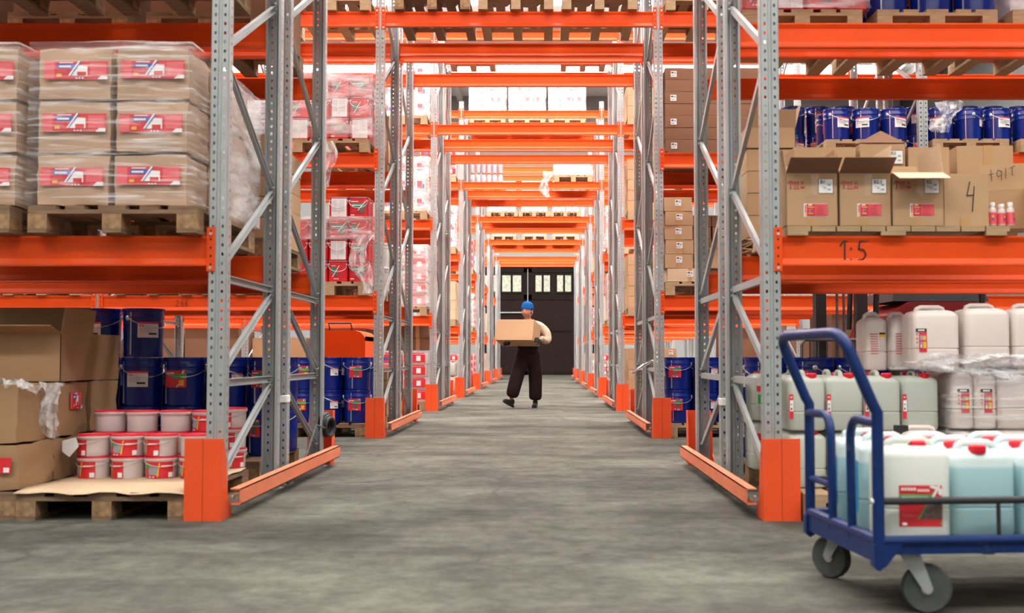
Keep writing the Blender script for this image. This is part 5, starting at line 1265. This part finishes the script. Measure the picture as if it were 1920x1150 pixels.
# ---------------------------------------------------------------- the worker carrying a carton
PX, PY = -.27, 18.62
def skin_mesh(name, joints, edges, mat, levels=2, smooth=True):
    me = bpy.data.meshes.new(name); me.from_pydata([j[0] for j in joints], edges, [])
    o = bpy.data.objects.new(name, me); COL.objects.link(o)
    o.modifiers.new('s', 'SKIN'); 
    for v, j in zip(me.skin_vertices[0].data, joints):
        v.radius = (j[1], j[2] if len(j) > 2 else j[1]); v.use_root = False
    me.skin_vertices[0].data[0].use_root = True
    o.modifiers['s'].use_smooth_shade = True
    sb_ = o.modifiers.new('b', 'SUBSURF'); sb_.levels = levels; sb_.render_levels = levels
    bpy.context.view_layer.update()
    dg = bpy.context.evaluated_depsgraph_get(); me2 = bpy.data.meshes.new_from_object(o.evaluated_get(dg))
    bpy.data.objects.remove(o)
    me2.materials.clear(); me2.materials.append(MATS[mat])
    me2.polygons.foreach_set('material_index', [0]*len(me2.polygons)); me2.polygons.foreach_set('use_smooth', [True]*len(me2.polygons)); me2.name = name
    return me2
person = ob('person', None, None, TR(PX, PY, 0)); person.empty_display_size = .1
tag(person, 'man in blue beanie, beige jacket and dark trousers walking with a carton', 'person')
# joints in metres from the person's origin; x to the viewer's right, -y to the viewer
HIPL, HIPR = (-.085, .0, .92), (.095, .03, .92)
KNL, KNR = (-.20, -.13, .50), (.125, .04, .50)
ANL, ANR = (-.275, -.10, .125), (.125, .10, .09)
SHL, SHR = (-.17, .02, 1.37), (.20, .06, 1.36)
ELL, ELR = (-.31, -.10, 1.16), (.335, -.02, 1.13)
# box geometry
bw, bd, bh = .635, .40, .345
Bc = Vector((-.152, -.30, 1.235))           # centre relative to the person
bx_ = Vector((.955, -.295, -.01)).normalized(); by_ = Vector((.30, .92, -.25)); by_ = (by_-bx_*by_.dot(bx_)).normalized(); bz_ = bx_.cross(by_)
BMt = Matrix(((bx_.x, by_.x, bz_.x, Bc.x), (bx_.y, by_.y, bz_.y, Bc.y), (bx_.z, by_.z, bz_.z, Bc.z), (0, 0, 0, 1)))
def bp(u, v, w_): return tuple(BMt @ Vector((u*bw/2, v*bd/2, w_*bh/2)))
WR = Vector(bp(1.13, .15, -.62)); WL = Vector(bp(-.72, -.10, -1.22))
J = [((0, .02, .95), .13, .10), ((0, .02, 1.10), .125, .095), ((.01, .03, 1.28), .15, .10), ((.01, .03, 1.40), .09, .075), ((0, .0, 1.465), .052), ((-.005, -.015, 1.53), .055),
     (SHR, .062), (ELR, .044), (tuple(WR), .028, .022), (SHL, .062), (ELL, .044), (tuple(WL), .028, .022),
     (HIPR, .085), (KNR, .058), (ANR, .04), (HIPL, .085), (KNL, .058), (ANL, .04)]
E = [(0, 1), (1, 2), (2, 3), (3, 4), (4, 5), (3, 6), (6, 7), (7, 8), (3, 9), (9, 10), (10, 11), (0, 12), (12, 13), (13, 14), (0, 15), (15, 16), (16, 17)]
body = skin_mesh('body', J, E, 'skin', 1)
mb = MB(); mb_add_mesh(mb, body, Matrix())
# head: shaped egg with brow, nose, cheeks, chin, ears
HM = Matrix.Translation((-.008, -.03, 1.598)) @ Matrix.Rotation(-.42, 4, 'Z') @ Matrix.Scale(1.16, 4)
vs = []; fs = []; NU, NV = 28, 22
for j in range(NV+1):
    ph = PI*j/NV
    for i in range(NU):
        th = 2*PI*i/NU; x = math.sin(ph)*math.cos(th); y = math.sin(ph)*math.sin(th); z = math.cos(ph)
        X, Y, Z = x*.074, y*.092, z*.112
        fy = max(0, -y)
        if z < 0: X *= 1-.28*(-z)**1.4; Y *= 1-.12*(-z)
        if fy > .3:
            Y += -.027*math.exp(-((x/.17)**2+((z+.14)/.17)**2))*fy      # nose
            Y += -.006*math.exp(-((x/.6)**2+((z-.28)/.10)**2))           # brow
            Y += .007*(math.exp(-(((x-.35)/.18)**2+((z-.08)/.12)**2))+math.exp(-(((x+.35)/.18)**2+((z-.08)/.12)**2)))
            Y += -.006*math.exp(-((x/.3)**2+((z+.48)/.09)**2))           # lips
            Y += .004*math.exp(-((x/.35)**2+((z+.38)/.05)**2))+.005*math.exp(-((x/.4)**2+((z+.64)/.07)**2))
            Y += -.008*math.exp(-((x/.35)**2+((z+.85)/.14)**2))          # chin
        vs.append((X, Y, Z))
for j in range(NV):
    for i in range(NU): fs.append((j*NU+i, (j+1)*NU+i, (j+1)*NU+(i+1) % NU, j*NU+(i+1) % NU))
mb.add(vs, fs, 'skin', HM)
for s_ in (-1, 1): mb.lathe([(.002, -.012), (.016, -.010), (.022, -.002), (.018, .006), (.004, .008)], 12, 'skin', HM @ TR(s_*.076, .008, -.012, s_*.35, 0, s_*PI/2) @ Matrix.Scale(1.35, 4, (1, 0, 0)))
me = mb.mesh('body', 60); ob('body', me, person)
fc = MB()
for s_ in (-1, 1):
    fc.lathe([(.001, -.011), (.008, -.008), (.0115, 0), (.008, .008), (.001, .011)], 12, 'white_label', HM @ TR(s_*.027, -.070, .010))
    fc.lathe([(.0068, 0), (.005, .0035), (.0005, .004)], 10, 'ink', HM @ TR(s_*.027-.003, -.0800, .010, 0, PI/2))
    fc.bar(HM @ Vector((s_*.010, -.088, .030)), HM @ Vector((s_*.046, -.076, .034)), .008, .010, 'hair')
fc.bar(HM @ Vector((-.018, -.0865, -.054)), HM @ Vector((.018, -.0865, -.054)), .008, .007, 'lip')
for s_ in (-1, 1): fc.tube([HM @ Vector((s_*.014, -.074, .012)), HM @ Vector((s_*.027, -.0835, .0185)), HM @ Vector((s_*.041, -.074, .012))], .0028, 'skin', 6)
ob('eyes', fc.mesh(), person)
br = MB(); vs = []; fs = []
for j in range(6):
    for i in range(13):
        t = i/12-.5; zz = -.045-.052*j/5; a = t*2.3
        rr_ = 1.015; z = zz/.112; sx = math.sqrt(max(.05, 1-z*z))
        vs.append((math.sin(a)*.074*sx*(1-.28*(-z)**1.4)*rr_, -math.cos(a)*.092*sx*rr_-.006, zz))
fs = [(j*13+i, j*13+i+1, (j+1)*13+i+1, (j+1)*13+i) for j in range(5) for i in range(12)]
br.add([(HM @ Vector(v)) for v in vs], fs, 'stubble'); ob('stubble', br.mesh(), person)

hr = MB(); hr.lathe([(.070, -.038), (.0775, -.02), (.0785, .02), (.076, .04)], 24, 'hair', HM @ Matrix.Scale(1.2, 4, (0, 1, 0)) @ TR(0, .014, 0), close=False); ob('hair', hr.mesh(), person)
ht_ = MB(); ht_.lathe([(.083, .022), (.0865, .030), (.087, .058), (.083, .066), (.0835, .078), (.078, .104), (.062, .126), (.038, .140), (.012, .146), (.001, .146)], 28, 'beanie', HM @ Matrix.Scale(1.16, 4, (0, 1, 0)) @ TR(0, .002, 0, 0, -.07), close=False)
ob('beanie', ht_.mesh('b', 50), person)['label'] = 'blue knitted beanie'
# jacket and trousers follow the limbs
Jk = [((0, .02, .93), .155, .125), ((0, .02, 1.10), .16, .125), ((.01, .03, 1.27), .175, .125), ((.012, .035, 1.385), .105, .09), ((.005, .02, 1.45), .068, .066),
      (SHR, .084), ((.305, .04, 1.27), .078), ((.335, .01, 1.19), .070), (ELR, .074), ((.30, -.07, 1.095), .060), (tuple(WR+Vector((.035, .045, .03))), .052, .045), (SHL, .080), (ELL, .064), (tuple(WL+Vector((-.02, .06, .0))), .045)]
Ek = [(0, 1), (1, 2), (2, 3), (3, 4), (3, 5), (5, 6), (6, 7), (7, 8), (8, 9), (9, 10), (3, 11), (11, 12), (12, 13)]
def drop_ends(me): return me
ob('jacket', skin_mesh('jacket', Jk, Ek, 'jacket', 2), person)['label'] = 'beige work jacket'
Vt = [((0, .015, .90), .20, .16), ((0, .015, 1.08), .20, .15), ((.008, .025, 1.26), .178, .134), ((.012, .035, 1.36), .12, .10)]
ob('overall_bib', skin_mesh('vest', Vt, [(0, 1), (1, 2), (2, 3)], 'trouser', 2), person)
sv = MB()
for xs in (-.10, .115): sv.tube([(xs, -.10, 1.30), (xs*1.02, -.085, 1.385), (xs*.95, .02, 1.44), (xs, .12, 1.40), (xs, .15, 1.28)], .02, 'vest', 8)
ob('shoulder_strap', sv.mesh(), person)
Jt = [((0, .02, 1.02), .20, .15), ((0, .02, .90), .215, .165), ((.11, .03, .80), .145, .14), ((.125, .03, .60), .128), ((.128, .045, .40), .118), ((.128, .085, .20), .120), ((.125, .095, .115), .12, .11),
      ((-.095, -.01, .80), .145, .14), ((-.150, -.07, .62), .13), ((-.195, -.12, .45), .120), ((-.240, -.11, .27), .118), ((-.265, -.10, .165), .115, .105)]
Et = [(0, 1), (1, 2), (2, 3), (3, 4), (4, 5), (5, 6), (1, 7), (7, 8), (8, 9), (9, 10), (10, 11)]
ob('trousers', skin_mesh('trousers', Jt, Et, 'trouser', 2), person)['label'] = 'baggy dark brown trousers'
def shoe(M):
    sh_ = skin_mesh('shoe', [((0, .05, .055), .045, .05), ((0, .0, .055), .045, .05), ((0, -.09, .045), .048, .036), ((0, -.16, .04), .044, .03), ((0, -.205, .035), .03, .022), ((0, .02, .12), .045)], [(0, 1), (1, 2), (2, 3), (3, 4), (1, 5)], 'black', 2)
    b = MB(); mb_add_mesh(b, sh_, Matrix())
    so = MB(); pr = []
    for i in range(24):
        a = 2*PI*i/24; x = .047*math.cos(a)*(1.0 if math.sin(a) < 0 else .85); y = -.075+.16*math.sin(a)*1.0; pr.append((x, y))
    b.prism(pr, 2, 0, .022, 'black'); o = ob('shoe', b.mesh(), person, M); return o
shoe(TR(.125, .10, 0, -.12)); shoe(TR(-.275, -.075, .035, -.62, -.38))
# gloved hands: palm, four curled fingers and a thumb each
def hand(wrist, palm_dir, curl, across, name):
    w0 = Vector(wrist); d = Vector(palm_dir).normalized(); c = Vector(curl).normalized(); a = Vector(across).normalized()
    Jh = [(tuple(w0), .034, .026), (tuple(w0+d*.05), .046, .022), (tuple(w0+d*.09), .046, .02)]; Eh = [(0, 1), (1, 2)]
    me0 = skin_mesh('palm', Jh, Eh, 'glove', 1); b = MB(); mb_add_mesh(b, me0, Matrix())
    for i, (o_, L) in enumerate(((-.034, .068), (-.012, .078), (.011, .074), (.032, .058))):
        p = w0+d*.085+a*o_; q = p+(d*.75+c*.25).normalized()*L*.45; r = q+(d*.25+c*.8).normalized()*L*.35; t = r+(c*.9-d*.1).normalized()*L*.25
        b.tube([p, q, r, t, t+(c*.9-d*.1).normalized()*.006], [.0125, .0118, .011, .0095, .004], 'glove', 8)
    p = w0+d*.03-a*.036; q = p+(d*.5-a*.8+c*.2).normalized()*.04; r = q+(d*.9-a*.2+c*.4).normalized()*.034
    b.tube([p, q, r, r+(r-q)*.12], [.016, .014, .012, .005], 'glove', 8)
    ob('glove', b.mesh(), person)['label'] = 'black work glove, '+name
hand(WR+bx_*.01, -by_*.85-bz_*.25, -bx_, bz_, 'on the box side')
hand(WL, bx_*.8-by_*.3, bz_, by_, 'under the box')
fb = carton_tpl(bw, bd, bh, 'card', .002, 300)
fb = inst('carton', [('body', fb[0][1])], TR(PX, PY, 0) @ BMt @ TR(0, 0, -bh/2), 'plain tan carton carried by the man in the blue beanie', 'box')
tpm = MB(); tpm.box(-.002, .002, -bd/2, bd/2, -.0015, -.0008, 'ink'); ob('seam', tpm.mesh(smooth=0), fb)
# pallets stacked by the gate
for t in range(4): pallet('p', -2.75, 50.6, .144*t+.001, 'old pallet stacked by the gate, %s of the stack' % ['bottom', 'second', 'third', 'topmost'][t], 'old pallets beside the gate')

# ---------------------------------------------------------------- light, camera
W = bpy.data.worlds.new('world'); SC.world = W; W.use_nodes = True
W.node_tree.nodes['Background'].inputs[0].default_value = (0.8, 0.85, 0.9, 1); W.node_tree.nodes['Background'].inputs[1].default_value = 0.05
cam = bpy.data.cameras.new('camera'); co = bpy.data.objects.new('camera', cam); COL.objects.link(co)
co.location = (0, 0, CAMH); co.rotation_euler = (PI/2+PITCH, 0, 0)
cam.lens = 36*F/1920; cam.sensor_width = 36; cam.shift_x = -60/1920
cam.dof.use_dof = True; cam.dof.focus_distance = 14; cam.dof.aperture_fstop = 3.2
cam.clip_end = 200
SC.camera = co
SC.view_settings.view_transform = 'Standard'; SC.view_settings.look = 'None'; SC.view_settings.gamma = 1
SC.view_settings.use_curve_mapping = False; SC.view_settings.exposure = -0.25
try:
    SC.cycles.max_bounces = 8; SC.cycles.transparent_max_bounces = 16; SC.cycles.use_denoising = True
except Exception: pass
